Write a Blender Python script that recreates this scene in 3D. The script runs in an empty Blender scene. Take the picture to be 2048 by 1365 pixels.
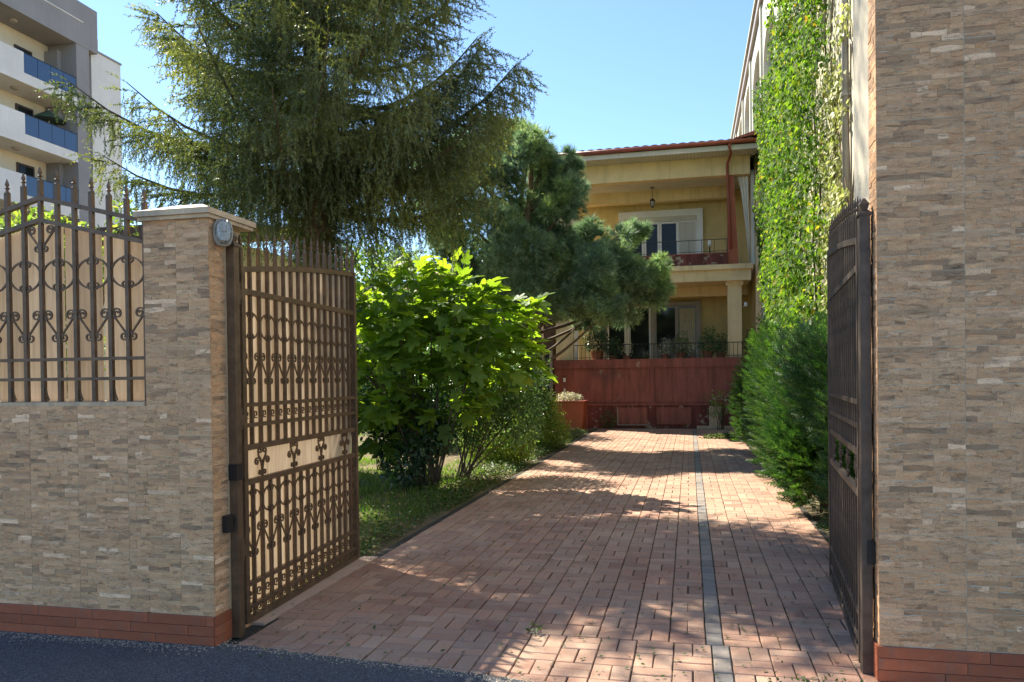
import bpy, math, random
import numpy as np
from mathutils import Vector, Matrix
random.seed(7); rng = np.random.default_rng(11)
S = bpy.context.scene
col = S.collection
rad = math.radians
PI = math.pi

# ---------------------------------------------------------------- camera, sky, sun, exposure
cam = bpy.data.cameras.new('camera'); cam_o = bpy.data.objects.new('camera', cam); col.objects.link(cam_o)
cam.lens = 27.246; cam.sensor_width = 36; cam.shift_y = 0.045; cam.clip_start = 0.05; cam.clip_end = 2000
cam_o.matrix_world = Matrix.Translation((0, 0, 1.55)) @ Matrix.Rotation(rad(12.9), 4, 'Z') @ Matrix.Rotation(rad(89.3), 4, 'X') @ Matrix.Rotation(rad(-0.7), 4, 'Z')
S.camera = cam_o
SUN = Vector((-0.56, 0.37, 0.77)).normalized()
w = bpy.data.worlds.new('World'); S.world = w; w.use_nodes = True
nt = w.node_tree; bg = nt.nodes['Background']; sky = nt.nodes.new('ShaderNodeTexSky')
sky.sky_type = 'NISHITA'; sky.sun_disc = False
sky.sun_elevation = math.asin(SUN.z); sky.sun_rotation = math.atan2(SUN.x, SUN.y)
sky.air_density = 1.0; sky.dust_density = 0.1; sky.ozone_density = 5.0; sky.altitude = 100
nt.links.new(sky.outputs[0], bg.inputs[0]); bg.inputs[1].default_value = 0.088
sun = bpy.data.lights.new('sun', 'SUN'); sun.energy = 4.4; sun.angle = rad(0.55); sun.color = (1, 0.93, 0.80)
sun_o = bpy.data.objects.new('sun', sun); col.objects.link(sun_o)
sun_o.rotation_euler = (-SUN).to_track_quat('-Z', 'Y').to_euler()
S.view_settings.view_transform = 'Standard'; S.view_settings.look = 'None'
S.view_settings.exposure = 1.66; S.view_settings.gamma = 1.0; S.view_settings.use_curve_mapping = False
S.cycles.max_bounces = 7; S.cycles.transparent_max_bounces = 8; S.cycles.use_denoising = True
S.cycles.caustics_reflective = False; S.cycles.caustics_refractive = False

# ---------------------------------------------------------------- materials
class M:
    """small node helper"""
    def __init__(s, name):
        s.m = bpy.data.materials.new(name); s.m.use_nodes = True
        s.t = s.m.node_tree; s.n = s.t.nodes; s.b = s.n['Principled BSDF']; s.out = s.n['Material Output']
        s.co = None
    def coord(s, kind='Object'):
        if not s.co: s.co = s.n.new('ShaderNodeTexCoord')
        return s.co.outputs[kind]
    def link(s, a, b): s.t.links.new(a, b)
    def mapping(s, src, scale=(1, 1, 1), rot=(0, 0, 0), loc=(0, 0, 0)):
        n = s.n.new('ShaderNodeMapping'); n.inputs['Scale'].default_value = scale; n.inputs['Rotation'].default_value = rot
        n.inputs['Location'].default_value = loc; s.link(src, n.inputs[0]); return n.outputs[0]
    def noise(s, vec, scale, detail=4, rough=0.55, dist=0.0):
        n = s.n.new('ShaderNodeTexNoise'); n.inputs['Scale'].default_value = scale; n.inputs['Detail'].default_value = detail
        n.inputs['Roughness'].default_value = rough; n.inputs['Distortion'].default_value = dist
        if vec: s.link(vec, n.inputs['Vector'])
        return n.outputs['Fac']
    def voro(s, vec, scale, feature='F1', out='Distance', rnd=1.0):
        n = s.n.new('ShaderNodeTexVoronoi'); n.feature = feature; n.inputs['Scale'].default_value = scale
        n.inputs['Randomness'].default_value = rnd
        s.link(vec, n.inputs['Vector']); return n.outputs[out]
    def ramp(s, fac, stops, interp='LINEAR'):
        n = s.n.new('ShaderNodeValToRGB'); n.color_ramp.interpolation = interp; e = n.color_ramp.elements
        while len(e) > 1: e.remove(e[-1])
        e[0].position = stops[0][0]; e[0].color = (*stops[0][1], 1)
        for p, c in stops[1:]:
            q = e.new(p); q.color = (*c, 1)
        s.link(fac, n.inputs[0]); return n.outputs[0]
    def mix(s, f, a, b, mode='MIX'):
        n = s.n.new('ShaderNodeMix'); n.data_type = 'RGBA'; n.blend_type = mode
        for sock, v in ((n.inputs[0], f), (n.inputs[6], a), (n.inputs[7], b)):
            if hasattr(v, 'is_linked'): s.link(v, sock)
            elif isinstance(v, (int, float)): sock.default_value = v
            else: sock.default_value = (*v, 1)
        return n.outputs[2]
    def math(s, op, a, b=0.0):
        n = s.n.new('ShaderNodeMath'); n.operation = op
        for sock, v in ((n.inputs[0], a), (n.inputs[1], b)):
            if hasattr(v, 'is_linked'): s.link(v, sock)
            else: sock.default_value = v
        return n.outputs[0]
    def rnd(s, island=True):
        o = s.n.new('ShaderNodeObjectInfo').outputs['Random']
        if not island: return o
        g = s.n.new('ShaderNodeNewGeometry').outputs['Random Per Island']
        return s.math('FRACT', s.math('ADD', o, g))
    def offset(s, vec, amount):
        n = s.n.new('ShaderNodeVectorMath'); n.operation = 'ADD'; s.link(vec, n.inputs[0])
        c = s.n.new('ShaderNodeCombineXYZ')
        r = s.math('MULTIPLY', s.rnd(False), amount)
        s.link(r, c.inputs[0]); s.link(r, c.inputs[1]); s.link(r, c.inputs[2]); s.link(c.outputs[0], n.inputs[1]); return n.outputs[0]
    def bump(s, h, strength=0.4, dist=0.01):
        n = s.n.new('ShaderNodeBump'); n.inputs['Strength'].default_value = strength; n.inputs['Distance'].default_value = dist
        s.link(h, n.inputs['Height']); s.link(n.outputs[0], s.b.inputs['Normal'])
    def done(s, color=None, rough=0.7, metal=0.0, spec=0.4):
        if color is not None:
            if hasattr(color, 'is_linked'): s.link(color, s.b.inputs['Base Color'])
            else: s.b.inputs['Base Color'].default_value = (*color, 1)
        if hasattr(rough, 'is_linked'): s.link(rough, s.b.inputs['Roughness'])
        else: s.b.inputs['Roughness'].default_value = rough
        s.b.inputs['Metallic'].default_value = metal
        s.b.inputs['Specular IOR Level'].default_value = spec
        return s.m

def tint(a, f): return tuple(min(1, c * f) for c in a)

def plain(name, c, rough=0.7, var=0.18, scale=6, bump=0.15, metal=0.0, spec=0.4, dirt=None, rv=0.0):
    m = M(name); v = m.coord()
    f = m.noise(v, scale, 6, 0.6); f2 = m.noise(v, scale * 9, 3, 0.6)
    cc = m.ramp(f, [(0.3, tint(c, 1 - var)), (0.7, tint(c, 1 + var))])
    cc = m.mix(0.25, cc, m.ramp(f2, [(0.35, tint(c, 0.75)), (0.65, tint(c, 1.2))]))
    if dirt:
        st = m.noise(m.mapping(v, (3, 3, 0.5)), scale * 0.6, 5, 0.65)
        cc = m.mix(m.ramp(st, [(0.48, (0, 0, 0)), (0.72, (0.75, 0.75, 0.75))]), cc, dirt)
    if rv:
        r = m.rnd(); cc = m.mix(m.math('MULTIPLY', r, rv), cc, tint(c, 0.45))
    m.bump(f2, bump, 0.004)
    return m.done(cc, rough, metal, spec)

def stone_tile_material():
    m = M('ledge_stone_tile'); v = m.offset(m.coord(), 7.3); r = m.rnd()
    sep = m.n.new('ShaderNodeSeparateXYZ'); m.link(v, sep.inputs[0])
    cmb = m.n.new('ShaderNodeCombineXYZ'); m.link(m.math('ADD', sep.outputs[0], sep.outputs[1]), cmb.inputs[0]); m.link(sep.outputs[2], cmb.inputs[1])
    m.link(m.math('MULTIPLY', r, 5.0), cmb.inputs[2]); uv = cmb.outputs[0]
    base = m.ramp(r, [(0.0, (0.30, 0.25, 0.195)), (0.07, (0.40, 0.33, 0.25)), (0.18, (0.50, 0.40, 0.285)), (0.45, (0.60, 0.48, 0.345)), (0.60, (0.53, 0.41, 0.285)), (0.75, (0.50, 0.42, 0.325)), (0.90, (0.62, 0.51, 0.385)), (0.955, (0.66, 0.56, 0.44)), (0.965, (0.82, 0.74, 0.62)), (0.985, (0.78, 0.70, 0.58)), (0.99, (0.31, 0.265, 0.21))])
    n1 = m.noise(m.mapping(uv, (9, 34, 1)), 1.0, 6, 0.68, 0.6); grain = m.noise(uv, 240, 3, 0.75); bl = m.noise(m.mapping(uv, (9, 24, 1)), 1.0, 3, 0.6, 1.0)
    base = m.mix(0.8, base, m.ramp(n1, [(0.34, (0.36, 0.34, 0.32)), (0.46, (0.95, 0.94, 0.92)), (0.55, (1.05, 1.03, 1)), (0.7, (1.3, 1.24, 1.15))]), 'MULTIPLY')
    base = m.mix(m.ramp(bl, [(0.58, (0, 0, 0)), (0.66, (.7, .7, .7))]), base, (0.27, 0.235, 0.185))
    base = m.mix(m.ramp(m.noise(uv, 11, 4, 0.65), [(0.52, (0, 0, 0)), (0.72, (.6, .6, .6))]), base, (0.50, 0.31, 0.18))
    base = m.mix(0.75, base, m.ramp(grain, [(0.3, (0.45, 0.44, 0.42)), (0.7, (1.5, 1.48, 1.42))]), 'MULTIPLY')
    base = m.mix(1.0, base, (1.14, 0.87, 0.675), 'MULTIPLY')
    m.bump(m.math('ADD', n1, m.math('MULTIPLY', grain, 0.6)), 0.6, 0.004)
    return m.done(base, 0.65, 0, 0.3)

def paver_material(name, cols, rough=0.72):
    m = M(name); r = m.rnd(); v = m.offset(m.coord(), 31.0)
    c = m.ramp(r, cols); n1 = m.noise(v, 9, 5, 0.65); n2 = m.noise(v, 150, 3, 0.7)
    c = m.mix(m.ramp(n1, [(0.42, (0, 0, 0)), (0.75, (0.55, 0.55, 0.55))]), c, (0.36, 0.28, 0.205))
    w1 = m.noise(m.n.new('ShaderNodeNewGeometry').outputs['Position'], 0.9, 5, 0.6)
    c = m.mix(m.ramp(w1, [(0.4, (0, 0, 0)), (0.7, (0.4, 0.4, 0.4))]), c, (0.56, 0.41, 0.28))
    c = m.mix(0.55, c, m.ramp(n2, [(0.3, (0.5, 0.5, 0.5)), (0.7, (1.3, 1.3, 1.3))]), 'MULTIPLY')
    m.bump(m.math('ADD', n1, m.math('MULTIPLY', n2, 0.7)), 0.45, 0.004)
    return m.done(c, rough, 0, 0.35)

def foliage(name, cols, trans=0.35, rough=0.5, tcol=None, clump=0.0, spec=0.35):
    m = M(name)
    g = m.n.new('ShaderNodeNewGeometry')
    o = m.n.new('ShaderNodeObjectInfo').outputs['Random']
    r = m.math('FRACT', m.math('ADD', o, g.outputs['Random Per Island']))
    c = m.ramp(r, cols)
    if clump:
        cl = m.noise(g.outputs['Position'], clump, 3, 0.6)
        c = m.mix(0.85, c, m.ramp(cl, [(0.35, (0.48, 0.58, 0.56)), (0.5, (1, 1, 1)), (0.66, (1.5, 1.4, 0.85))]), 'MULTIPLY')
    m.done(c, rough, 0, spec)
    t = m.n.new('ShaderNodeBsdfTranslucent'); tc = m.mix(1.0, c, tcol or (1.5, 1.7, 0.7), 'MULTIPLY')
    m.link(tc, t.inputs[0])
    mx = m.n.new('ShaderNodeMixShader'); mx.inputs[0].default_value = trans
    m.link(m.b.outputs[0], mx.inputs[1]); m.link(t.outputs[0], mx.inputs[2]); m.link(mx.outputs[0], m.out.inputs[0])
    return m.m

def bark(name, c1, c2, sc=14):
    m = M(name); v = m.mapping(m.coord(), (1, 1, 0.35))
    e = m.voro(v, sc, 'DISTANCE_TO_EDGE'); n = m.noise(v, sc * 2, 6, 0.7)
    c = m.ramp(n, [(0.3, c1), (0.7, c2)]); c = m.mix(m.ramp(e, [(0, (0.7, 0.7, 0.7)), (0.12, (0, 0, 0))]), c, tint(c1, 0.4))
    m.bump(m.math('ADD', m.math('MINIMUM', e, 0.15), m.math('MULTIPLY', n, 0.15)), 0.9, 0.03)
    return m.done(c, 0.9, 0, 0.2)

def wall_paint(name, c, dirt=(0.2, 0.19, 0.15), amt=0.5, sc=1.2):
    m = M(name); v = m.n.new('ShaderNodeNewGeometry').outputs['Position']
    n = m.noise(v, sc, 6, 0.65); st = m.noise(m.mapping(v, (4, 4, 0.35)), 1.6, 5, 0.65); g = m.noise(v, 90, 3, 0.6)
    cc = m.ramp(n, [(0.3, tint(c, 0.86)), (0.7, tint(c, 1.1))])
    cc = m.mix(m.ramp(st, [(0.5, (0, 0, 0)), (0.78, (amt, amt, amt))]), cc, dirt)
    cc = m.mix(0.2, cc, m.ramp(g, [(0.3, (0.7, 0.7, 0.7)), (0.7, (1.2, 1.2, 1.2))]), 'MULTIPLY')
    m.bump(g, 0.25, 0.004)
    return m.done(cc, 0.85, 0, 0.25)

def peeling(name, c, under=(0.36, 0.27, 0.2), lo=0.6, rough=0.55):
    m = M(name); v = m.n.new('ShaderNodeNewGeometry').outputs['Position']
    n = m.noise(v, 3.2, 9, 0.72, 0.3); st = m.noise(m.mapping(v, (5, 5, 0.6)), 1.5, 5, 0.6)
    cc = m.ramp(st, [(0.3, tint(c, 0.55)), (0.7, tint(c, 1.2))])
    cc = m.mix(m.ramp(n, [(lo, (0, 0, 0)), (lo + 0.03, (1, 1, 1))]), cc, under)
    cc = m.mix(m.ramp(m.noise(v, 1.1, 7, 0.7), [(0.52, (0, 0, 0)), (0.7, (0.6, 0.6, 0.6))]), cc, (0.05, 0.035, 0.03))
    m.bump(n, 0.3, 0.01)
    return m.done(cc, rough, 0, 0.4)

MAT = {}
MAT['tile'] = stone_tile_material()
MAT['grout'] = plain('grout', (0.50, 0.40, 0.27), 0.9)
MAT['plinth'] = plain('glazed_brown_tile', (0.42, 0.12, 0.055), 0.42, 0.3, 7, 0.15, spec=0.45, rv=0.5, dirt=(0.22, 0.13, 0.09))
MAT['paver'] = paver_material('red_paver', [(0, (0.29, 0.145, 0.095)), (0.3, (0.39, 0.20, 0.13)), (0.55, (0.47, 0.25, 0.16)), (0.8, (0.34, 0.195, 0.135)), (1, (0.52, 0.31, 0.21))])
MAT['paver_grey'] = paver_material('grey_paver', [(0, (0.13, 0.13, 0.13)), (1, (0.20, 0.195, 0.185))])
MAT['joint'] = plain('joint_soil', (0.045, 0.038, 0.028), 0.95, 0.5, 8)
MAT['cap'] = plain('cap_stone', (0.60, 0.46, 0.30), 0.7, 0.2, 5, dirt=(0.3, 0.25, 0.2))
MAT['cream'] = wall_paint('cream_plaster', (0.62, 0.50, 0.30), amt=0.2)
MAT['board'] = None
MAT['iron'] = plain('bronze_painted_iron', (0.135, 0.085, 0.05), 0.48, 0.5, 14, 0.35, metal=0.25, dirt=(0.13, 0.065, 0.03), spec=0.5)
MAT['iron_dark'] = plain('black_brown_iron', (0.10, 0.075, 0.058), 0.5, 0.5, 14, 0.35, metal=0.25, dirt=(0.10, 0.065, 0.04), spec=0.5)
MAT['black'] = plain('black_plastic', (0.015, 0.015, 0.016), 0.4)
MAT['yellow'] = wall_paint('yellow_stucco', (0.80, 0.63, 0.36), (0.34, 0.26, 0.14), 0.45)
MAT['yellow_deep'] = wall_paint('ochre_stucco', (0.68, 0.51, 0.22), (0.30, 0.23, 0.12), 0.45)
MAT['soffit'] = wall_paint('white_soffit', (0.62, 0.58, 0.50), amt=0.2)
MAT['terrace_red'] = peeling('oxblood_paint', (0.29, 0.088, 0.066), lo=0.625)
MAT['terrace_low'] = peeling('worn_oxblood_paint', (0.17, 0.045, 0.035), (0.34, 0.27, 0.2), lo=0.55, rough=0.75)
MAT['terracotta'] = plain('terracotta_paint', (0.40, 0.11, 0.055), 0.6, 0.15, 4)
MAT['gutter'] = plain('red_brown_gutter', (0.28, 0.07, 0.045), 0.45, 0.2, 4)
MAT['roof'] = plain('brown_roof_tile', (0.15, 0.082, 0.06), 0.65, 0.35, 3, 0.3, dirt=(0.08, 0.06, 0.05), rv=0.4)
MAT['roof_red'] = plain('red_roof_tile', (0.34, 0.09, 0.05), 0.65, 0.3, 3, 0.3, dirt=(0.12, 0.06, 0.04))
MAT['white'] = plain('white_pvc', (0.78, 0.76, 0.72), 0.4, 0.06, 3)
MAT['greyframe'] = plain('taupe_aluminium', (0.36, 0.31, 0.26), 0.45, 0.1, 3)
MAT['glass'] = M('window_glass').done((0.015, 0.018, 0.018), 0.05, 0, 0.2)
MAT['inside'] = M('doorway_shade').done((0.03, 0.027, 0.024), 0.9)  # near-black colour in place of an unlit interior
MAT['curtain'] = plain('curtain_cloth', (0.55, 0.47, 0.33), 0.85)
MAT['curtain_white'] = plain('white_cloth', (0.72, 0.68, 0.58), 0.85, 0.08)
MAT['apt_white'] = wall_paint('white_render', (0.74, 0.71, 0.65), (0.5, 0.47, 0.42), 0.25, 0.4)
MAT['apt_cream'] = wall_paint('cream_render', (0.70, 0.62, 0.46), (0.5, 0.44, 0.34), 0.2, 0.4)
MAT['apt_grey'] = wall_paint('grey_render', (0.29, 0.275, 0.265), (0.22, 0.21, 0.2), 0.25, 0.4)
MAT['blue_glass'] = M('blue_tinted_glass').done((0.035, 0.07, 0.14), 0.08, 0, 0.8)
MAT['door_brown'] = plain('dark_brown_frame', (0.07, 0.045, 0.035), 0.5)
MAT['side_plaster'] = wall_paint('pale_rough_plaster', (0.56, 0.50, 0.38), (0.30, 0.28, 0.2), 0.5, 0.8)
MAT['side_white'] = wall_paint('greenish_white_plaster', (0.60, 0.59, 0.50), (0.34, 0.33, 0.26), 0.4, 0.8)
MAT['pipe'] = plain('grey_pipe', (0.30, 0.29, 0.26), 0.5)
MAT['trunk'] = bark('spruce_bark', (0.16, 0.11, 0.07), (0.30, 0.22, 0.15))
MAT['twigwood'] = plain('brown_twig', (0.12, 0.085, 0.055), 0.85)
MAT['figwood'] = plain('grey_fig_bark', (0.12, 0.10, 0.07), 0.8)
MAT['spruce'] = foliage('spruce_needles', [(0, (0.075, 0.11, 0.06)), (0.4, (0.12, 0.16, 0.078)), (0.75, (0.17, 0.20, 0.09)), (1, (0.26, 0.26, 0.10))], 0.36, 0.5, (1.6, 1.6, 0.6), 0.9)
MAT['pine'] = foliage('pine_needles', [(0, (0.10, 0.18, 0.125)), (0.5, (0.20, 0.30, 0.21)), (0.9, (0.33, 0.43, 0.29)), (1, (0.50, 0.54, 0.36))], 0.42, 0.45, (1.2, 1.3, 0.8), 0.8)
MAT['fig'] = foliage('fig_leaf', [(0, (0.08, 0.16, 0.035)), (0.5, (0.13, 0.23, 0.045)), (1, (0.20, 0.32, 0.06))], 0.58, 0.5, (2.3, 2.0, 0.45))
MAT['figdark'] = foliage('deep_green_leaf', [(0, (0.03, 0.075, 0.035)), (0.6, (0.05, 0.11, 0.05)), (1, (0.09, 0.16, 0.07))], 0.25, 0.28, spec=0.6)
MAT['lilac'] = foliage('small_green_leaf', [(0, (0.06, 0.12, 0.045)), (0.6, (0.10, 0.18, 0.07)), (1, (0.2, 0.28, 0.12))], 0.35, 0.3, spec=0.6)
MAT['vine'] = foliage('creeper_leaf', [(0, (0.035, 0.085, 0.02)), (0.35, (0.08, 0.155, 0.028)), (0.7, (0.13, 0.22, 0.035)), (0.93, (0.21, 0.29, 0.05)), (1, (0.34, 0.22, 0.05))], 0.5, 0.65, (1.6, 1.7, 0.5), 0.7, 0.15)
MAT['vine_pale'] = foliage('pale_creeper_leaf', [(0, (0.20, 0.25, 0.07)), (0.5, (0.34, 0.36, 0.13)), (1, (0.48, 0.46, 0.24))], 0.4, 0.5, (1.3, 1.4, 0.8))
MAT['thuja'] = foliage('feathery_green', [(0, (0.025, 0.065, 0.022)), (0.5, (0.045, 0.11, 0.032)), (0.85, (0.08, 0.165, 0.045)), (1, (0.16, 0.23, 0.06))], 0.3, 0.5, (1.4, 1.6, 0.6), 1.3)
MAT['yellowbush'] = foliage('yellow_green_leaf', [(0, (0.13, 0.22, 0.045)), (0.5, (0.22, 0.31, 0.065)), (1, (0.36, 0.38, 0.09))], 0.5, 0.5, (1.4, 1.5, 0.7))
MAT['bush'] = foliage('fresh_bush_leaf', [(0, (0.08, 0.15, 0.035)), (0.5, (0.14, 0.23, 0.05)), (1, (0.26, 0.33, 0.09))], 0.4, 0.45, (1.5, 1.6, 0.6), 2.0)
MAT['grass'] = foliage('grass_blade', [(0, (0.08, 0.16, 0.025)), (0.5, (0.13, 0.24, 0.04)), (0.85, (0.22, 0.29, 0.07)), (1, (0.36, 0.31, 0.15))], 0.5, 0.5, (1.4, 1.6, 0.6), 1.6)
MAT['herb'] = foliage('trailing_herb', [(0, (0.04, 0.09, 0.02)), (0.6, (0.08, 0.14, 0.035)), (0.9, (0.18, 0.16, 0.06)), (1, (0.28, 0.2, 0.1))], 0.3, 0.5)
MAT['flower'] = foliage('pale_blossom', [(0, (0.30, 0.34, 0.16)), (0.5, (0.55, 0.52, 0.38)), (1, (0.62, 0.60, 0.5))], 0.3, 0.6, (1.1, 1.1, 0.9))
MAT['pot'] = plain('clay_pot', (0.36, 0.13, 0.08), 0.7)
MAT['wood_dark'] = plain('dark_stained_wood', (0.07, 0.04, 0.025), 0.7, 0.4, 3)

def board_material():
    m = M('beige_translucent_board'); v = m.offset(m.coord(), 9.0)
    n = m.noise(m.mapping(v, (14, 14, 0.9)), 2.4, 5, 0.6)
    c = m.ramp(n, [(0.3, (0.50, 0.43, 0.34)), (0.5, (0.68, 0.60, 0.50)), (0.7, (0.76, 0.69, 0.59))])
    r = m.rnd(); c = m.mix(m.math('MULTIPLY', r, 0.5), c, (0.46, 0.38, 0.29))
    m.done(c, 0.6, 0, 0.3); m.bump(n, 0.1, 0.003)
    t = m.n.new('ShaderNodeBsdfTranslucent'); m.link(c, t.inputs[0])
    mx = m.n.new('ShaderNodeMixShader'); mx.inputs[0].default_value = 0.6
    m.link(m.b.outputs[0], mx.inputs[1]); m.link(t.outputs[0], mx.inputs[2]); m.link(mx.outputs[0], m.out.inputs[0])
    return m.m
MAT['board'] = board_material()

def asphalt_material():
    m = M('asphalt'); v = m.n.new('ShaderNodeNewGeometry').outputs['Position']
    e = m.voro(v, 170, 'F1', 'Color'); bw = m.n.new('ShaderNodeRGBToBW'); m.link(e, bw.inputs[0])
    n = m.noise(v, 1.6, 6, 0.6)
    c = m.ramp(bw.outputs[0], [(0.2, (0.035, 0.037, 0.042)), (0.6, (0.085, 0.088, 0.095)), (0.85, (0.17, 0.17, 0.175))])
    c = m.mix(m.ramp(n, [(0.45, (0, 0, 0)), (0.75, (0.5, 0.5, 0.5))]), c, (0.10, 0.10, 0.105))
    m.bump(m.math('ADD', bw.outputs[0], m.voro(v, 120)), 0.8, 0.006)
    return m.done(c, 0.75, 0, 0.4)
MAT['asphalt'] = asphalt_material()

def ground_material():
    m = M('garden_soil'); v = m.n.new('ShaderNodeNewGeometry').outputs['Position']
    n = m.noise(v, 0.7, 6, 0.6); g = m.noise(v, 40, 5, 0.7); k = m.noise(v, 5, 5, 0.65)
    c = m.ramp(g, [(0.3, (0.12, 0.09, 0.055)), (0.7, (0.30, 0.24, 0.15))])
    c = m.mix(m.ramp(n, [(0.48, (0, 0, 0)), (0.6, (0.8, 0.8, 0.8))]), c, (0.09, 0.12, 0.035))
    c = m.mix(m.ramp(k, [(0.5, (0, 0, 0)), (0.7, (0.6, 0.6, 0.6))]), c, (0.06, 0.045, 0.03))
    m.bump(m.math('ADD', g, k), 0.8, 0.03)
    return m.done(c, 0.95, 0, 0.15)
MAT['soil'] = ground_material()

# ---------------------------------------------------------------- mesh helpers
class MB:
    def __init__(s): s.v = []; s.f = []
    def add(s, vs, fs):
        o = len(s.v); s.v += [tuple(p) for p in vs]; s.f += [tuple(o + i for i in f) for f in fs]; return s
    def box(s, x0, x1, y0, y1, z0, z1):
        return s.add([(x0,y0,z0),(x1,y0,z0),(x1,y1,z0),(x0,y1,z0),(x0,y0,z1),(x1,y0,z1),(x1,y1,z1),(x0,y1,z1)],
                     [(0,3,2,1),(4,5,6,7),(0,1,5,4),(1,2,6,5),(2,3,7,6),(3,0,4,7)])
    def prism_y(s, poly, y0, y1):            # poly in x,z (counter-clockwise seen from -Y)
        n = len(poly)
        vs = [(x, y0, z) for x, z in poly] + [(x, y1, z) for x, z in poly]
        return s.add(vs, [tuple(range(n)), tuple(range(2*n-1, n-1, -1))] + [((i+1) % n, i, n+i, n+(i+1) % n) for i in range(n)])
    def prism_x(s, poly, x0, x1):            # poly in y,z
        n = len(poly)
        vs = [(x0, y, z) for y, z in poly] + [(x1, y, z) for y, z in poly]
        return s.add(vs, [tuple(range(n)), tuple(range(2*n-1, n-1, -1))] + [((i+1) % n, i, n+i, n+(i+1) % n) for i in range(n)])
    def tube(s, pts, r, n=6, r2=None, up=None, flat=1.0):
        pts = [Vector(p) for p in pts]; k = len(pts)
        if k < 2: return s
        rs = [r + ((r2 if r2 is not None else r) - r) * i / (k-1) for i in range(k)]
        d0 = (pts[1]-pts[0]).normalized()
        a = Vector(up) if up else (Vector((0,0,1)) if abs(d0.z) < 0.9 else Vector((1,0,0)))
        vs = []
        for i, p in enumerate(pts):
            d = (pts[min(i+1,k-1)] - pts[max(i-1,0)]).normalized()
            b = d.cross(a)
            if b.length < 1e-5: b = d.cross(Vector((0.3,0.5,0.8)))
            b.normalize(); c = b.cross(d).normalized()
            if not up: a = c
            for j in range(n):
                t = 2*PI*(j+0.5)/n
                vs.append(p + b*math.cos(t)*rs[i] + c*math.sin(t)*rs[i]*flat)
        fs = [(i*n+j, i*n+(j+1) % n, (i+1)*n+(j+1) % n, (i+1)*n+j) for i in range(k-1) for j in range(n)]
        fs += [tuple(range(n-1,-1,-1)), tuple(range((k-1)*n, k*n))]
        return s.add(vs, fs)
    def lathe(s, prof, c=(0,0,0), n=10, sq=False):
        vs = []
        for r, z in prof:
            for j in range(n):
                t = 2*PI*(j+(0.5 if sq else 0))/n; vs.append((c[0]+r*math.cos(t), c[1]+r*math.sin(t), c[2]+z))
        k = len(prof)
        fs = [(i*n+j, i*n+(j+1) % n, (i+1)*n+(j+1) % n, (i+1)*n+j) for i in range(k-1) for j in range(n)]
        fs += [tuple(range(n-1,-1,-1)), tuple(range((k-1)*n, k*n))]
        return s.add(vs, fs)
    def chamf(s, cx, cy, lx, ly, z0, z1, c=0.006, dz=0.0, rot=0.0):   # chamfered paver / tile lying flat
        x, y = lx/2, ly/2
        q = [(-x,-y),(x,-y),(x,y),(-x,y)]; qi = [(-x+c,-y+c),(x-c,-y+c),(x-c,y-c),(-x+c,y-c)]
        cs, sn = math.cos(rot), math.sin(rot)
        R = lambda a, b: (cx+a*cs-b*sn, cy+a*sn+b*cs)
        vs = [(*R(*p), z0) for p in q] + [(*R(*p), z1-c+dz) for p in q] + [(*R(*p), z1+dz) for p in qi]
        fs = [(8,9,10,11)]
        for i in range(4):
            j = (i+1) % 4; fs += [(i,j,4+j,4+i),(4+i,4+j,8+j,8+i)]
        return s.add(vs, fs)
    def mesh(s, name):
        me = bpy.data.meshes.new(name); me.from_pydata(s.v, [], s.f); me.update(); return me
    def build(s, name, mat, parent=None, loc=(0,0,0), smooth=False, **k):
        me = s.mesh(name); me.materials.append(mat)
        if smooth: me.polygons.foreach_set('use_smooth', [True]*len(me.polygons))
        return place(name, me, parent, loc, **k)

def place(name, me, parent=None, loc=(0,0,0), rot=None, scale=None, **k):
    o = bpy.data.objects.new(name, me); col.objects.link(o)
    if parent: o.parent = parent
    o.location = loc
    if rot is not None: o.rotation_euler = rot
    if scale is not None: o.scale = scale if hasattr(scale, '__len__') else (scale,)*3
    for a, b in k.items(): o[a] = b
    return o
def thing(name, label, cat, loc=(0,0,0), rz=0, group=None):
    o = bpy.data.objects.new(name, None); col.objects.link(o); o.location = loc; o.rotation_euler = (0,0,rz)
    o.empty_display_size = 0.2; o['label'] = label; o['category'] = cat
    if group: o['group'] = group
    return o
def tagthing(o, label, cat, group=None):
    o['label'] = label; o['category'] = cat
    if group: o['group'] = group
    return o
def bigmesh(name, V, F, mat, parent=None, loc=(0,0,0), smooth=False, **k):
    V = np.asarray(V, np.float32); F = np.asarray(F, np.int32); m, c = F.shape
    me = bpy.data.meshes.new(name); me.vertices.add(len(V)); me.vertices.foreach_set('co', V.ravel())
    me.loops.add(m*c); me.loops.foreach_set('vertex_index', F.ravel())
    me.polygons.add(m); me.polygons.foreach_set('loop_start', np.arange(0, m*c, c, dtype=np.int32))
    me.update(calc_edges=True); me.materials.append(mat)
    if smooth: me.polygons.foreach_set('use_smooth', np.ones(m, bool))
    return place(name, me, parent, loc, **k)
def scatter(tmpl, P, R, Sc):
    tv, tf = tmpl; tv = np.asarray(tv, float); tf = np.asarray(tf, int); n = len(P)
    Sc = np.asarray(Sc, float)
    if Sc.ndim == 1: Sc = np.repeat(Sc[:, None], 3, 1)
    V = np.einsum('nij,nkj->nki', R, tv[None]*Sc[:, None, :]) + P[:, None, :]
    F = tf[None] + (np.arange(n)*len(tv))[:, None, None]
    return V.reshape(-1, 3), F.reshape(-1, tf.shape[1])
def merge(L):
    V = []; F = []; o = 0
    for v, f in L:
        V.append(v); F.append(f+o); o += len(v)
    return np.concatenate(V), np.concatenate(F)
def nrm(a): return a/np.maximum(np.linalg.norm(a, axis=-1, keepdims=True), 1e-9)
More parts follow.
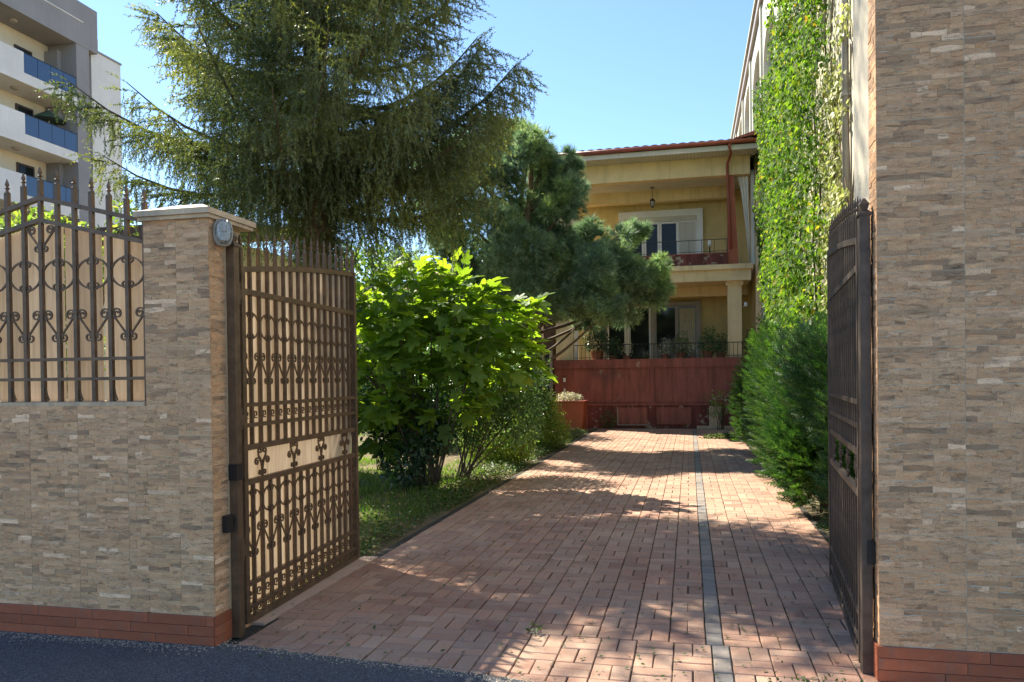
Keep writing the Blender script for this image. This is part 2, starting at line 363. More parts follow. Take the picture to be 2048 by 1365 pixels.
def frames(D, roll=None):
    """rotation matrices whose x axis is D, z near up then rolled"""
    D = nrm(np.asarray(D, float)); n = len(D)
    up = np.tile([0, 0, 1.0], (n, 1)); bad = np.abs(D[:, 2]) > 0.98; up[bad] = [1, 0, 0]
    Y = nrm(np.cross(up, D)); Z = np.cross(D, Y)
    if roll is None: roll = rng.uniform(0, 2*PI, n)
    c, s_ = np.cos(roll)[:, None], np.sin(roll)[:, None]
    Y2 = Y*c+Z*s_; Z2 = -Y*s_+Z*c
    return np.stack([D, Y2, Z2], axis=2)
def rdir(n): return nrm(rng.normal(size=(n, 3)))

# leaf templates: x is the leaf's axis, z its normal
T_LEAF = ([(0,0,0),(.35,.27,.05),(.8,.2,.02),(1,0,-.1),(.8,-.2,.02),(.35,-.27,.05),(.5,0,-.03)], [(0,6,1),(1,6,2),(2,6,3),(3,6,4),(4,6,5),(5,6,0)])
T_LEAF4 = ([(0,0,0),(.45,.3,.06),(1,0,-.08),(.45,-.3,.06)], [(0,2,1),(0,3,2)])
T_IVY = ([(0,0,0),(.1,.42,.04),(.55,.36,.0),(1,0,-.16),(.55,-.36,.0),(.1,-.42,.04)], [(0,2,1),(0,3,2),(0,4,3),(0,5,4)])
def needle_twig(n, ln, wd, spread=0.9, stem=0.012):
    v = []; f = []
    v += [(0,stem,0),(0,-stem*.5,stem*.8),(0,-stem*.5,-stem*.8),(1,0,0)]; f += [(0,1,3),(1,2,3),(2,0,3)]
    for i in range(n):
        t = 0.03+0.97*(i+random.random())/n; a = random.uniform(0, 2*PI); o = len(v)
        l = ln*random.uniform(.8, 1.15)*(1.0 if t < .9 else .7)
        dx = math.cos(spread)*l; dr = math.sin(spread)*l
        y, z = math.cos(a), math.sin(a)
        v += [(t-wd*.5, 0, 0), (t+wd*.5, 0, 0), (t+dx, y*dr, z*dr)]; f.append((o, o+1, o+2))
        v[-1] = (min(t+dx, 1.1), y*dr, z*dr)
    return v, f
def tuft(n, wd, spread=1.0):
    v = []; f = []
    for i in range(n):
        a = random.uniform(0, 2*PI); th = random.uniform(0.1, spread); l = random.uniform(.75, 1.1); o = len(v)
        d = Vector((math.cos(th), math.sin(th)*math.cos(a), math.sin(th)*math.sin(a)))
        p = d.cross(Vector((random.random(), random.random(), random.random()))).normalized()*wd
        b = Vector((random.uniform(-.15, .15), 0, 0))
        v += [tuple(b-p), tuple(b+p), tuple(d*l)]; f.append((o, o+1, o+2))
    return v, f
def spray():
    """flat feathery conifer spray"""
    v = []; f = []
    def strip(p, q, w):
        o = len(v); d = (Vector(q)-Vector(p)); n = Vector((-d.y, d.x, 0)).normalized()*w
        v.extend([tuple(Vector(p)-n), tuple(Vector(p)+n), q]); f.append((o, o+1, o+2))
    strip((0,0,0), (1,0,0), .03)
    for i in range(8):
        t = .1+.1*i; s_ = 1 if i % 2 else -1; l = .42*(1-t*.6)
        strip((t,0,0), (t+l*.75, s_*l*.7, random.uniform(-.08,.08)), .045)
        strip((t+l*.3,s_*l*.28,0), (t+l*.85, s_*l*.25, random.uniform(-.08,.08)), .035)
    return v, f

# ---------------------------------------------------------------- ground, road, driveway
g = MB()
gv = [(-400,-300,-0.03),(400,-300,-0.03),(400,700,-0.03),(-400,700,-0.03)]
g.add(gv, [(0,1,2,3)]).build('ground', MAT['soil'], kind='structure')
rd = MB(); xs = list(np.linspace(-3.2, 1.4, 60)); pts = [(-60, 4.06), (-3.2, 4.06)]
for x in xs:
    pts.append((x, 4.06-0.115*(x+2.7) + random.uniform(-.012, .012) if x > -2.7 else 4.06))
pts += [(1.5, 3.62), (60, 3.62), (60, -9), (-60, -9)]
rd.add([(x, y, 0.007) for x, y in pts] + [(x, y, -0.1) for x, y in pts], [tuple(range(len(pts)-1, -1, -1))] + [(i, (i+1) % len(pts), len(pts)+(i+1) % len(pts), len(pts)+i) for i in range(len(pts))])
rd.build('road', MAT['asphalt'], kind='structure')
drive = MB().box(-2.74, 1.26, 3.35, 23.25, -0.07, -0.012).build('driveway', MAT['joint'], kind='structure')

bricks = []   # (cx, cy, along_x)
W = 0.21
def colblocks(x0, k, y_from, y_to, sh):
    j = 0; y = y_from + sh
    while y < y_to:
        if (k+j) % 2 == 0:
            bricks.append((x0+W/2, y+W*.25, 0)); bricks.append((x0+W/2, y+W*.75, 0))
        else:
            bricks.append((x0+W*.25, y+W/2, 1)); bricks.append((x0+W*.75, y+W/2, 1))
        y += W; j += 1
for i in range(5):
    colblocks(0.18+i*W, i, 4.58, 23.0, 0); colblocks(0.21+i*W, i+1, 3.53, 4.5, 0)
for i in range(13):
    colblocks(0.08-(i+1)*W, i, 4.58, 23.0, 0); colblocks(0.11-(i+1)*W, i+1, 3.53, 4.5, 0)
bandb = [(0.13, 4.58+W/2+i*W, 1) for i in range(88)] + [(0.16, 3.53+W/2+i*W, 1) for i in range(5)]
def inview(b):
    if b[1] < 4.04-0.115*(b[0]+2.7)-0.06: return False
    u = math.atan2(b[0], b[1]); return -rad(33.4+12.9) < u < rad(33.4-12.9)
bricks = [b for b in bricks if b[1] > 4.0-0.115*(b[0]+2.7)-0.12]
bandb = [b for b in bandb if b[1] > 3.6]
vis = sorted([b for b in bricks if inview(b)], key=lambda b: math.hypot(b[0], b[1]))
near = set(vis[:300])
bm_x = MB().chamf(0, 0, .203, .0985, -.05, 0, .004).mesh('brick'); bm_x.materials.append(MAT['paver'])
bm_y = MB().chamf(0, 0, .0985, .203, -.05, 0, .004).mesh('brick'); bm_y.materials.append(MAT['paver'])
bm_g = MB().chamf(0, 0, .092, .200, -.05, 0, .005).mesh('band_paver'); bm_g.materials.append(MAT['paver_grey'])
rest = MB()
for b in bricks:
    dz = random.uniform(-.003, .0015); rt = random.gauss(0, .009); jx = random.gauss(0, .0012)
    if b in near:
        place('brick', bm_y if b[2] else bm_x, drive, (b[0]+jx, b[1], dz), (random.gauss(0,.006), random.gauss(0,.006), rt))
    else:
        rest.chamf(b[0]+jx, b[1], *((.0985, .203) if b[2] else (.203, .0985)), -.04, 0, .004, dz, rt)
rest.build('brick_field', MAT['paver'], drive, kind='stuff')
for b in bandb: place('band_paver', bm_g, drive, (b[0], b[1], random.uniform(-.003, .001)), (0, 0, random.gauss(0, .008)))
# kerb below the open gate and along the lawn
MB().box(-2.80, -2.658, 4.44, 6.3, -.06, .004).build('kerb', plain('pinkish_kerb_stone', (0.55, 0.37, 0.26), 0.8), drive)
MAT['kerb'] = plain('pinkish_kerb', (0.46, 0.31, 0.22), 0.8)
MB().box(1.23, 1.29, 4.7, 22.5, -.06, -.004).build('kerb', MAT['joint'], drive)

# ---------------------------------------------------------------- stone walls
def tile_mesh(wx, hz, side=False, name='tile'):
    """tile standing upright: front face at -Y (or -X / +X for side), origin at its centre"""
    if name == 'plinth_tile': b = MB().chamf(0, 0, wx-.002, hz-.0026, -.014, 0, .0014)
    else:
        X0, X1, Z0, Z1 = -wx/2+.0008, wx/2-.0008, -hz/2+.001, hz/2-.001
        b = MB().box(X0, X1, Z0, Z1, -.014, -.0045)
        nr = max(4, round(hz/.026)); zz = [Z0+(Z1-Z0)*i/nr for i in range(nr+1)]
        def zed(i, x): return zz[i] if i in (0, nr) else zz[i]+.0035*math.sin(x*41+i*2.2+sd)+.002*math.sin(x*97+i*5)
        sd = random.uniform(0, 6)
        for i in range(nr):
            x = X0
            while x < X1-.004:
                w_ = random.choice([.05, .08, .115, .14, .2]); x2 = x+w_
                if X1-x2 < .04: x2 = X1
                d = random.uniform(-.0035, -.0002); g_ = .0009; mids = [x, (x*2+x2)/3, (x+x2*2)/3, x2]; sl = random.uniform(-.004, .004)
                lo = [(q+(g_ if k == 0 else -g_ if k == 3 else 0)*1.0, zed(i, q)+g_*.7) for k, q in enumerate(mids)]
                up_ = [(q+(g_ if k == 0 else -g_ if k == 3 else 0), zed(i+1, q)-g_*.7) for k, q in enumerate(mids)]
                P_ = lo+up_[::-1]; n_ = len(P_)
                b.add([(px, pz, d) for px, pz in P_]+[(px, pz, -.0046) for px, pz in P_], [tuple(range(n_))]+[((j+1) % n_, j, n_+j, n_+(j+1) % n_) for j in range(n_)])
                x = x2
    v = []
    for x, y, z in b.v:
        v.append((x, -z, y) if not side else (z if side > 0 else -z, (x if side > 0 else -x), y))
    b.v = v
    me = b.mesh(name); return me
_tm = {}
def put_tile(parent, x, y, z, wx, hz, side=0, name='tile', mat='tile'):
    k = (round(wx, 3), round(hz, 3), side, name, random.randrange(6) if name == 'tile' else 0)
    if k not in _tm:
        _tm[k] = tile_mesh(wx, hz, side, name); _tm[k].materials.append(MAT[mat])
    return place(name, _tm[k], parent, (x, y, z))
def tile_grid(parent, xs, zs, y, name='tile', mat='tile', side=0, xfix=0):
    for x0, x1 in zip(xs[:-1], xs[1:]):
        for z0, z1 in zip(zs[:-1], zs[1:]):
            if side == 0: put_tile(parent, (x0+x1)/2, y, (z0+z1)/2, x1-x0, z1-z0, 0, name, mat)
            else: put_tile(parent, xfix, (x0+x1)/2, (z0+z1)/2, x1-x0, z1-z0, side, name, mat)
def split(a, b, n): return [a+(b-a)*i/n for i in range(n+1)]

# left wall + pillar: front plane Y = 4.0
wall = thing('stone_wall', 'low stone tiled boundary wall left of the open gate, under the iron fence', 'wall', (-3.15, 4.0, 0))
def wl(mb): mb.v = [(x+3.15, y-4.0, z) for x, y, z in mb.v]; return mb
wl(MB().box(-8.6, -3.17, 4.0035, 4.30, -.1, 1.405)).build('core', MAT['grout'], wall)
xs_w = [-8.88+.35*i for i in range(18)]; xs_w = [x for x in xs_w if x >= -8.6]
xs_w = list(reversed([-2.93-.35*i for i in range(17)]))
for x0, x1 in zip(xs_w[:-1], xs_w[1:]):
    for i in range(7):
        put_tile(wall, (x0+x1)/2+3.15, 0.0, .178+.176*(i+.5), .35, .176)
off = [0, .17, .05]
for r in range(3):
    x = -2.72
    z0 = r*.0594
    xx = [-2.712] + [-2.712-off[r]-.39*i for i in range(0 if off[r] else 1, 16)]
    for a, b in zip(xx[1:], xx[:-1]):
        put_tile(wall, (a+b)/2+3.15, -0.012, z0+.0297, b-a, .0594, 0, 'plinth_tile', 'plinth')
wl(MB().box(-8.6, -3.16, 4.0, 4.33, 1.408, 1.432)).build('sill', plain('beige_sill', (0.58, 0.42, 0.26), 0.8, dirt=(.25, .2, .15)), wall)

def plinth_side(parent, X, y0, y1, side, ox, oy):
    for r in range(3): put_tile(parent, X-ox, (y0+y1)/2-oy, r*.0594+.0297, y1-y0, .0594, side, 'plinth_tile', 'plinth')
pil = thing('gate_pillar', 'stone tiled gate pillar with pale cap and bulkhead lamp, left of driveway', 'pillar', (-2.93, 4.2, 0))
def pl(mb): mb.v = [(x+2.93, y-4.2, z) for x, y, z in mb.v]; return mb
pl(MB().box(-3.14, -2.7145, 4.0035, 4.17, -.1, 2.52).box(-3.14, -2.775, 4.17, 4.43, -.1, 2.52)).build('core', MAT['cream'], pil)
zs = [.178+.176*i for i in range(14)]; zs[-1] = 2.52
tile_grid(pil, [-2.93+2.93, -2.712+2.93], zs[:8], -.2)
tile_grid(pil, [-3.148+2.93, 0, -2.712+2.93], zs[7:], -.2)
for z0, z1 in zip(zs[:-1], zs[1:]): put_tile(pil, -2.711+2.93, 4.083-4.2, (z0+z1)/2, .15, z1-z0, 1)
plinth_side(pil, -2.70, 3.995, 4.16, 1, -2.93, 4.2)
cp = MB()
x0, x1, y0, y1 = -3.185, -2.682, 3.962, 4.465
cp.add([(x0,y0,2.522),(x1,y0,2.522),(x1,y1,2.522),(x0,y1,2.522),(x0,y0,2.555),(x1,y0,2.555),(x1,y1,2.555),(x0,y1,2.555),(-3.02,4.15,2.618),(-2.85,4.15,2.618),(-2.85,4.28,2.618),(-3.02,4.28,2.618)],
       [(0,3,2,1),(0,1,5,4),(1,2,6,5),(2,3,7,6),(3,0,4,7),(4,5,9,8),(5,6,10,9),(6,7,11,10),(7,4,8,11),(8,9,10,11)])
pl(cp).build('cap', MAT['cap'], pil)
pl(MB().box(-3.17, -2.695, 3.98, 4.45, 2.500, 2.521)).build('cap_moulding', MAT['cap'], pil)
lp = thing('bulkhead_lamp', 'oval glass bulkhead lamp in a white cage on the side of the left pillar', 'lamp', (-2.675, 4.09, 2.425), rad(38))
lp.scale = (.88, .9, .88)
def oval(rx, rz, y0, y1, n=20, k=1.0):
    m = MB(); P = [(rx*math.copysign(abs(math.cos(a))**.75, math.cos(a)), rz*math.copysign(abs(math.sin(a))**.75, math.sin(a))) for a in [2*PI*i/n for i in range(n)]]
    vs = [(x, y0, z) for x, z in P] + [(x*k, y1, z*k) for x, z in P]
    return m.add(vs, [tuple(range(n-1,-1,-1)), tuple(range(n, 2*n))] + [(i, (i+1) % n, n+(i+1) % n, n+i) for i in range(n)])
mg = M('ribbed_lamp_glass'); vv = mg.coord(); nn = mg.noise(vv, 60, 3, .6); mg.bump(nn, .5, .003)
MAT['lamp_glass'] = mg.done(mg.ramp(nn, [(.35, (.22, .23, .21)), (.65, (.50, .50, .45))]), .12, 0, .8)
for o_ in (oval(.062, .092, 0, -.035), ): o_  .build('base', plain('grey_lamp_base', (.42, .39, .33), .5), lp, (0, .02, 0))
oval(.052, .082, -.0, -.055, k=.78).build('lamp_glass', MAT['lamp_glass'], lp, (0, -.015, 0))
cg = MB()
for sx in (-1, 0, 1):
    cg.tube([(sx*.025, -.02, -.085), (sx*.022, -.078, -.06), (sx*.02, -.083, 0), (sx*.022, -.078, .06), (sx*.025, -.02, .085)], .0035, 5)
ring = [(.057*math.cos(a), -.03, .087*math.sin(a)) for a in [2*PI*i/20 for i in range(21)]]
cg.tube(ring, .005, 5)
cg.tube([(.0, -.082, 0), (.045, -.06, 0), (.058, -.03, 0)], .0035, 5); cg.tube([(.0, -.082, 0), (-.045, -.06, 0), (-.058, -.03, 0)], .0035, 5)
cg.build('cage', plain('grey_cage', (.42, .39, .33), .5), lp)
MB().box(-.006, .03, -.03, .03, -.05, .05).build('lock_box', MAT['black'], None, (-2.70, 4.115, .70))
tagthing(bpy.data.objects['lock_box'], 'small black photocell box low on the left pillar side', 'sensor')

# right pillar
pr = thing('stone_pillar', 'tall stone tiled building pillar at the right edge, on a brown tile plinth', 'pillar', (.92, 4.2, 0))
def rl(mb): mb.v = [(x-.92, y-4.2, z) for x, y, z in mb.v]; return mb
rl(MB().box(.9235, 2.9, 4.2035, 4.75, -.1, 4.9)).build('core', MAT['side_plaster'], pr)
zr = [.178+.1875*i for i in range(26)]
tile_grid(pr, [0, .40, .76, 1.12, 1.48, 1.96], zr, 0)
for z0, z1 in zip(zr[:-1], zr[1:]): put_tile(pr, 0, .085, (z0+z1)/2, .165, z1-z0, -1)
for r in range(3):
    xx = [-.008, .30+.1*r] + [.30+.1*r+.39*i for i in range(1, 6)]
    for a, b in zip(xx[:-1], xx[1:]): put_tile(pr, (a+b)/2, -.012, r*.0594+.0297, b-a, .0594, 0, 'plinth_tile', 'plinth')
    put_tile(pr, -.012, .08, r*.0594+.0297, .18, .0594, -1, 'plinth_tile', 'plinth')
lb = MB().box(-.03, .006, -.03, .03, -.06, .06).build('lock_box', MAT['black'], None, (.915, 4.30, .63))
tagthing(lb, 'small black photocell box low on the right pillar side', 'sensor')

# ---------------------------------------------------------------- wrought iron
def curlpts(cx, cz, r0, r1, a0, a1, n):
    return [(cx+(r0+(r1-r0)*i/n)*math.cos(rad(a0+(a1-a0)*i/n)), 0, cz+(r0+(r1-r0)*i/n)*math.sin(rad(a0+(a1-a0)*i/n))) for i in range(n+1)]
def s_path(w, h, k=1.0):      # left half of a lyre: big curl top, small curl low against the bar at x=0
    r1, r2 = .30*w, .24*w
    p = curlpts(-w+r1, h-r1, r1*.25, r1, -360, 180, 18)
    q = curlpts(-.006-r2, r2, r2, r2*.3, 0, -420, 14)
    return p+q
def c_path(R, Rz, dirx=-1):
    c = R*.2; out = []
    def pt(a, rr): return (math.cos(rad(a))*rr*(R/R), 0, math.sin(rad(a))*rr*(Rz/R))
    e0 = pt(78, R-c); e1 = pt(282, R-c)
    out += [(e0[0]+c*t*math.cos(rad(a)), 0, e0[2]+c*t*math.sin(rad(a))) for a, t in [(78-380+380*i/9, .3+.7*i/9) for i in range(10)]]
    out += [pt(78+204*i/16, R) for i in range(1, 16)]
    out += [(e1[0]+c*t*math.cos(rad(a)), 0, e1[2]+c*t*math.sin(rad(a))) for a, t in [(282+380*i/9, 1-.7*i/9) for i in range(10)]]
    return out
def strip(paths, r=.0055, flip=False):
    m = MB()
    for p in paths:
        if flip: p = [(-x, y, z) for x, y, z in p]
        m.tube(p, r, 4, up=(0, 1, 0), flat=1.25)
    return m
def ornament():
    m = MB()
    for s_ in (-1, 1):
        f = lambda P: [(s_*x, y, z) for x, y, z in P]
        m.tube(f([(.004,0,.0),(.004,0,.06),(.012,0,.10),(.045,0,.135)] + curlpts(.028, .165, .024, .008, -30, 330, 12)), .006, 4, up=(0,1,0), flat=1.3)
        m.tube(f([(.006,0,.05),(.012,0,.085),(.035,0,.115)] + curlpts(.068, .098, .026, .009, 130, -260, 12)), .006, 4, up=(0,1,0), flat=1.3)
        m.tube(f(curlpts(.028, .022, .020, .007, 190, -190, 12)), .006, 4, up=(0,1,0), flat=1.3)
    m.box(-.012, .012, -.008, .008, .07, .082)
    return m
def spear(z, w=.011):    # bar top + finial above z (relative)
    return [(w*1.35, 0), (w*1.35, z*.55), (w*.55, z*.62), (w*.55, z*.66), (w*1.25, z*.70), (w*.5, z*.75), (w*.95, z*.82), (w*.15, z)]

def iron_set(mat):
    d = {}
    def mk(name, mb): me = mb.mesh(name); me.materials.append(mat); return me
    return d, mk

def gate_leaf(name, label, loc, rz, mat, side, L=1.80, n=15):
    """side: +1 boards lie on local +Y, -1 on local -Y"""
    t = thing(name, label, 'gate', loc, rz, None)
    d, mk = iron_set(mat)
    ztop = lambda u: 2.25+.195*u/L+.02*math.sin(u/L*PI)
    for z in (.035, .115, .26, .91, 1.13, 1.27, 1.40, 2.12):
        h = .016 if z not in (.91, 1.13, 2.12, .035) else .022
        MB().box(.02, L-.02, -.016, .016, z-h, z+h*.6).build('rail', mat, t)
    us = [L*i/24 for i in range(25)]
    tr = MB()
    for a, b in zip(us[:-1], us[1:]):
        tr.add([(a,-.017,ztop(a)-.018),(b,-.017,ztop(b)-.018),(b,.017,ztop(b)-.018),(a,.017,ztop(a)-.018),(a,-.017,ztop(a)+.018),(b,-.017,ztop(b)+.018),(b,.017,ztop(b)+.018),(a,.017,ztop(a)+.018)],
               [(0,3,2,1),(4,5,6,7),(0,1,5,4),(2,3,7,6)] + ([(3,0,4,7)] if a == 0 else []) + ([(1,2,6,5)] if b == us[-1] else []))
    tr.build('top_rail', mat, t)
    for u in (.0, L):
        MB().box(u-.022, u+.022, -.022, .022, .02, ztop(u)+.02).build('stile', mat, t)
        MB().lathe(spear(.20, .014), (u, 0, ztop(u)+.02), 4, True).build('finial', mat, t)
    bl = mk('lower_bar', MB().box(-.011, .011, -.011, .011, .03, .90))
    bu = mk('bar', MB().box(-.011, .011, -.011, .011, 1.13, 2.24))
    fin = mk('finial', MB().lathe(spear(.24), (0,0,0), 4, True))
    S_ = L/(n+1)
    for i in range(1, n+1):
        u = S_*i
        place('lower_bar', bl, t, (u, 0, 0))
        place('bar', bu, t, (u, 0, 0), scale=(1, 1, 1)); 
        zt = ztop(u)
        b2 = MB().box(-.011, .011, -.011, .011, 2.24, zt); b2.build('bar_extension', mat, t, (u, 0, 0)) if zt > 2.26 else None
        place('finial', fin, t, (u, 0, zt))
    w = S_
    sL = mk('scroll', strip([s_path(w*.95, .21)])); sR = mk('scroll', strip([s_path(w*.95, .21)], flip=True))
    cL = mk('c_scroll', strip([c_path(w*.92, .085)])); cR = mk('c_scroll', strip([c_path(w*.92, .085)], flip=True))
    for i in range(1, n+1, 2):
        u = w*i
        for z, kind in ((1.905, 'c'), (1.525, 's'), (.765, 'c'), (.42, 's')):
            a, b = (cL, cR) if kind == 'c' else (sL, sR)
            nm = 'c_scroll' if kind == 'c' else 'scroll'
            place(nm, a, t, (u, 0, z)); place(nm, b, t, (u, 0, z))
    q = mk('small_scroll', strip([curlpts(.0, .0, .010, .030, -90, 300, 16)], .005))
    for i in range(n+1):
        u = w*(i+.5)
        place('small_scroll', q, t, (u, 0, .188)); place('small_scroll', q, t, (u, 0, .078), scale=(1, 1, .8))
        place('small_scroll', q, t, (u-.006, 0, 1.335), scale=(.9, 1, .9))
    orn = mk('ornament', ornament())
    for i in range(4): place('ornament', orn, t, (L*(i+.5)/4+.01, 0, .925))
    # privacy boards behind the bars
    y0 = .026*side
    bw_ = w*1.0
    for i in range(n+1):
        a, b = w*i+.018, w*(i+1)-.006+.012
        za, zb = ztop(a)-.02, ztop(b)-.02
        for lo, ha, hb, nm in ((.06, .91, .91, 'board'), (1.14, za, zb, 'board')):
            m = MB().prism_y([(a, lo), (b, lo), (b, hb), (a, ha)], min(y0, y0+.006*side), max(y0, y0+.006*side)); m.build(nm, MAT['board'], t)
    MB().box(.02, L-.02, min(y0, y0+.006*side), max(y0, y0+.006*side), .915, 1.125).build('band_panel', MAT['board'], t)
    return t

gl = gate_leaf('iron_gate', 'open bronze wrought iron gate leaf with beige boards behind it, by the left pillar', (-2.742, 4.37, 0), rad(91.9), MAT['iron'], 1)
gr = gate_leaf('iron_gate', 'open dark wrought iron gate leaf seen edge on by the right pillar', (.885, 4.40, 0), rad(85.2), MAT['iron_dark'], -1)
# the right leaf shows no boards: keep only its ironwork
for o in [c for c in gr.children if c.name.split('.')[0] in ('board', 'band_panel')]: bpy.data.objects.remove(o)
def gate_post(label, x0, x1, y0, y1, mat, hx, sgn):
    t = thing('gate_post', label, 'post', ((x0+x1)/2, (y0+y1)/2, 0))
    a, b = (x1-x0)/2, (y1-y0)/2
    MB().box(-a, a, -b, b, 0, 2.36).build('post', mat, t)
    MB().lathe([(a*1.9, 0), (a*1.9, .012), (a*.9, .03), (a*1.3, .06), (a*.3, .09)], (0, 0, 2.36), 4, True).build('post_cap', mat, t)
    for z in (2.02, 1.25, .45):
        MB().lathe([(.018, 0), (.018, .13)], (sgn*.0, b+.022, z), 8).build('hinge', mat, t)
        MB().box(-.012, .012, b+.03, b+.06, z+.03, z+.09).build('hinge_plate', mat, t)
    MB().box(-a*1.05, a*1.05, -b-.004, b+.004, .95, 1.05).build('lock_plate', MAT['black'] if sgn > 0 else mat, t)
    return t
gate_post('square iron gate post holding the left leaf, against the left pillar', -2.708, -2.655, 4.165, 4.22, MAT['iron'], 0, 1)
gate_post('square iron gate post holding the right leaf, against the tall stone pillar', .858, .908, 4.28, 4.34, MAT['iron_dark'], 0, -1)

# iron fence bay on the wall
fence = thing('iron_fence', 'peaked wrought iron fence bay with scrolls standing on the low stone wall', 'fence', (-4.02, 4.16, 1.432))
Zb = 1.432; FI = MAT['iron']
def mkm(name, mb, mat=FI): me = mb.mesh(name); me.materials.append(mat); return me
hi = lambda x: 2.73-.247*abs(x)-Zb; lo_ = lambda x: 2.59-.234*abs(x)-Zb
for nm, fn in (('top_rail', hi), ('upper_rail', lo_)):
    m = MB()
    for a, b in ((-.86, 0), (0, .86)):
        m.add([(a,-.016,fn(a)-.014),(b,-.016,fn(b)-.014),(b,.016,fn(b)-.014),(a,.016,fn(a)-.014),(a,-.016,fn(a)+.014),(b,-.016,fn(b)+.014),(b,.016,fn(b)+.014),(a,.016,fn(a)+.014)],
              [(0,3,2,1),(4,5,6,7),(0,1,5,4),(1,2,6,5),(2,3,7,6),(3,0,4,7)])
    m.build(nm, FI, fence)
for z in (1.575, 1.70): MB().box(-.87, .87, -.016, .016, z-Zb-.010, z-Zb+.010).build('lower_rail', FI, fence)
finf = mkm('finial', MB().lathe(spear(.20, .014), (0,0,0), 4, True))
for i in range(-6, 7):
    x = .1268*i
    MB().box(x-.0125, x+.0125, -.0125, .0125, 0, hi(x)).build('bar', FI, fence)
    place('finial', finf, fence, (x, 0, hi(x)))
bw = .1268
fsl = mkm('scroll', strip([s_path(bw*.93, .205)], .0065)); fsr = mkm('scroll', strip([s_path(bw*.93, .205)], .0065, True))
fcl = mkm('c_scroll', strip([c_path(.118, .095)], .0065)); fcr = mkm('c_scroll', strip([c_path(.118, .095)], .0065, True))
for i in (-5, -3, -1, 1, 3, 5):
    for me in (fsl, fsr): place('scroll', me, fence, (bw*i, 0, 1.81-Zb))
    for me in (fcl, fcr): place('c_scroll', me, fence, (bw*i, 0, 2.235-Zb))
pk = mkm('peak_scroll', strip([s_path(.10, .17)], .0065)); pk2 = mkm('peak_scroll', strip([s_path(.10, .17)], .0065, True))
for me in (pk, pk2): place('peak_scroll', me, fence, (0, 0, 2.385-Zb))
for i in range(-6, 6, 1):
    if i % 2: continue
    MB().tube([(bw*i+.014, 0, .0), (bw*i+.035, 0, .012), (bw*i+.02, 0, .05), (bw*i+.014, 0, .09)], .006, 4).build('foot_curl', FI, fence)
# boards behind the fence
scr = thing('board_screen', 'beige vertical board screen fixed behind the iron fence bay', 'screen', (-4.02, 4.24, 1.432))
x = -.86
while x < .855:
    wd_ = random.choice([.10, .13, .17, .2]); b = min(x+wd_, .868)
    MB().prism_y([(x+.003, .0), (b-.003, .0), (b-.003, lo_(b)+.01), (x+.003, lo_(x)+.01)], random.uniform(-.008, .0), .012).build('board', MAT['board'], scr)
    x = b+random.choice([.0, .0, .004, .018])
# second pillar further left (mostly outside the frame)
p2 = thing('gate_pillar', 'stone tiled fence pillar on the low wall, cut by the left edge of view', 'pillar', (-5.12, 4.2, 0))
MB().box(-.21, .21, -.1965, .2, 1.43, 2.52).build('core', MAT['grout'], p2)
tile_grid(p2, [-.22, 0, .22], zs[7:], -.2)
MB().box(-.26, .26, -.25, .26, 2.52, 2.56).build('cap', MAT['cap'], p2)

# ---------------------------------------------------------------- house
HY = 23.3
hs = thing('yellow_house', 'yellow two storey house with red terrace wall, balcony and tiled roof', 'house', (-1.2, HY, 0))
def H(mb): mb.v = [(x+1.2, y-HY, z) for x, y, z in mb.v]; return mb
def hb(name, mat, *bs, parent=hs, **k):
    m = MB()
    for b in bs: m.box(*b)
    return H(m).build(name, MAT[mat], parent, **k)
# bodies
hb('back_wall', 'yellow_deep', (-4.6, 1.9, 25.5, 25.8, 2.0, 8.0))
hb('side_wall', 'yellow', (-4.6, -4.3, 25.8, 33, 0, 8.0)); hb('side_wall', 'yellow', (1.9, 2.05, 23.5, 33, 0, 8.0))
hb('terrace_floor', 'cap', (-4.0, 2.05, 23.42, 25.5, 1.9, 2.0))
tw = hb('terrace_wall', 'terrace_red', (-4.0, 1.95, 23.3, 23.42, 0, 2.05))
hb('terrace_side', 'terrace_red', (-4.0, -3.88, 23.42, 25.5, 0, 2.05))
hb('wall_strip', 'terrace_red', (-1.12, -1.02, 23.255, 23.3, .70, 2.05), parent=hs)
hb('top_band', 'terrace_red', (-4.02, 1.95, 23.27, 23.3, 1.80, 2.06), parent=hs)
hb('ledge', 'terrace_red', (-4.02, 1.95, 23.22, 23.3, .68, .735), parent=hs)
for a, b in ((-3.55, -1.16), (-.98, 1.2)):
    hb('panel_frame', 'terrace_red', (a, b, 23.285, 23.3, 1.745, 1.775), (a, b, 23.285, 23.3, .78, .81), (a, a+.03, 23.285, 23.3, .81, 1.745), (b-.03, b, 23.285, 23.3, .81, 1.745))
hb('notice_frame', 'gutter', (-3.84, -3.56, 23.275, 23.3, 1.62, 1.66), (-3.84, -3.56, 23.275, 23.3, .82, .86), (-3.84, -3.80, 23.275, 23.3, .86, 1.62), (-3.60, -3.56, 23.275, 23.3, .86, 1.62))
hb('vent', 'white', (-3.73, -3.66, 23.27, 23.3, 1.40, 1.52), (-3.72, -3.67, 23.27, 23.3, 1.10, 1.2))
# low recessed band with small doors
hb('low_wall', 'terrace_low', (-3.0, 1.9, 23.24, 23.3, 0.0, .68))
for a, b in ((-2.08, -1.22),):
    hb('low_door', 'terrace_red', (a, b, 23.20, 23.24, .12, .62))
    hb('door_trim', 'greyframe', (a-.03, b+.03, 23.19, 23.24, .09, .115), (a-.03, a, 23.19, 23.24, .115, .62))
hb('low_door', 'terrace_red', (-.95, .05, 23.20, 23.24, .12, .62))
hb('low_pier', 'cap', (.55, .9, 23.17, 23.24, .08, .66))
hb('low_step', 'cap', (.2, 1.4, 23.1, 23.24, .0, .08))
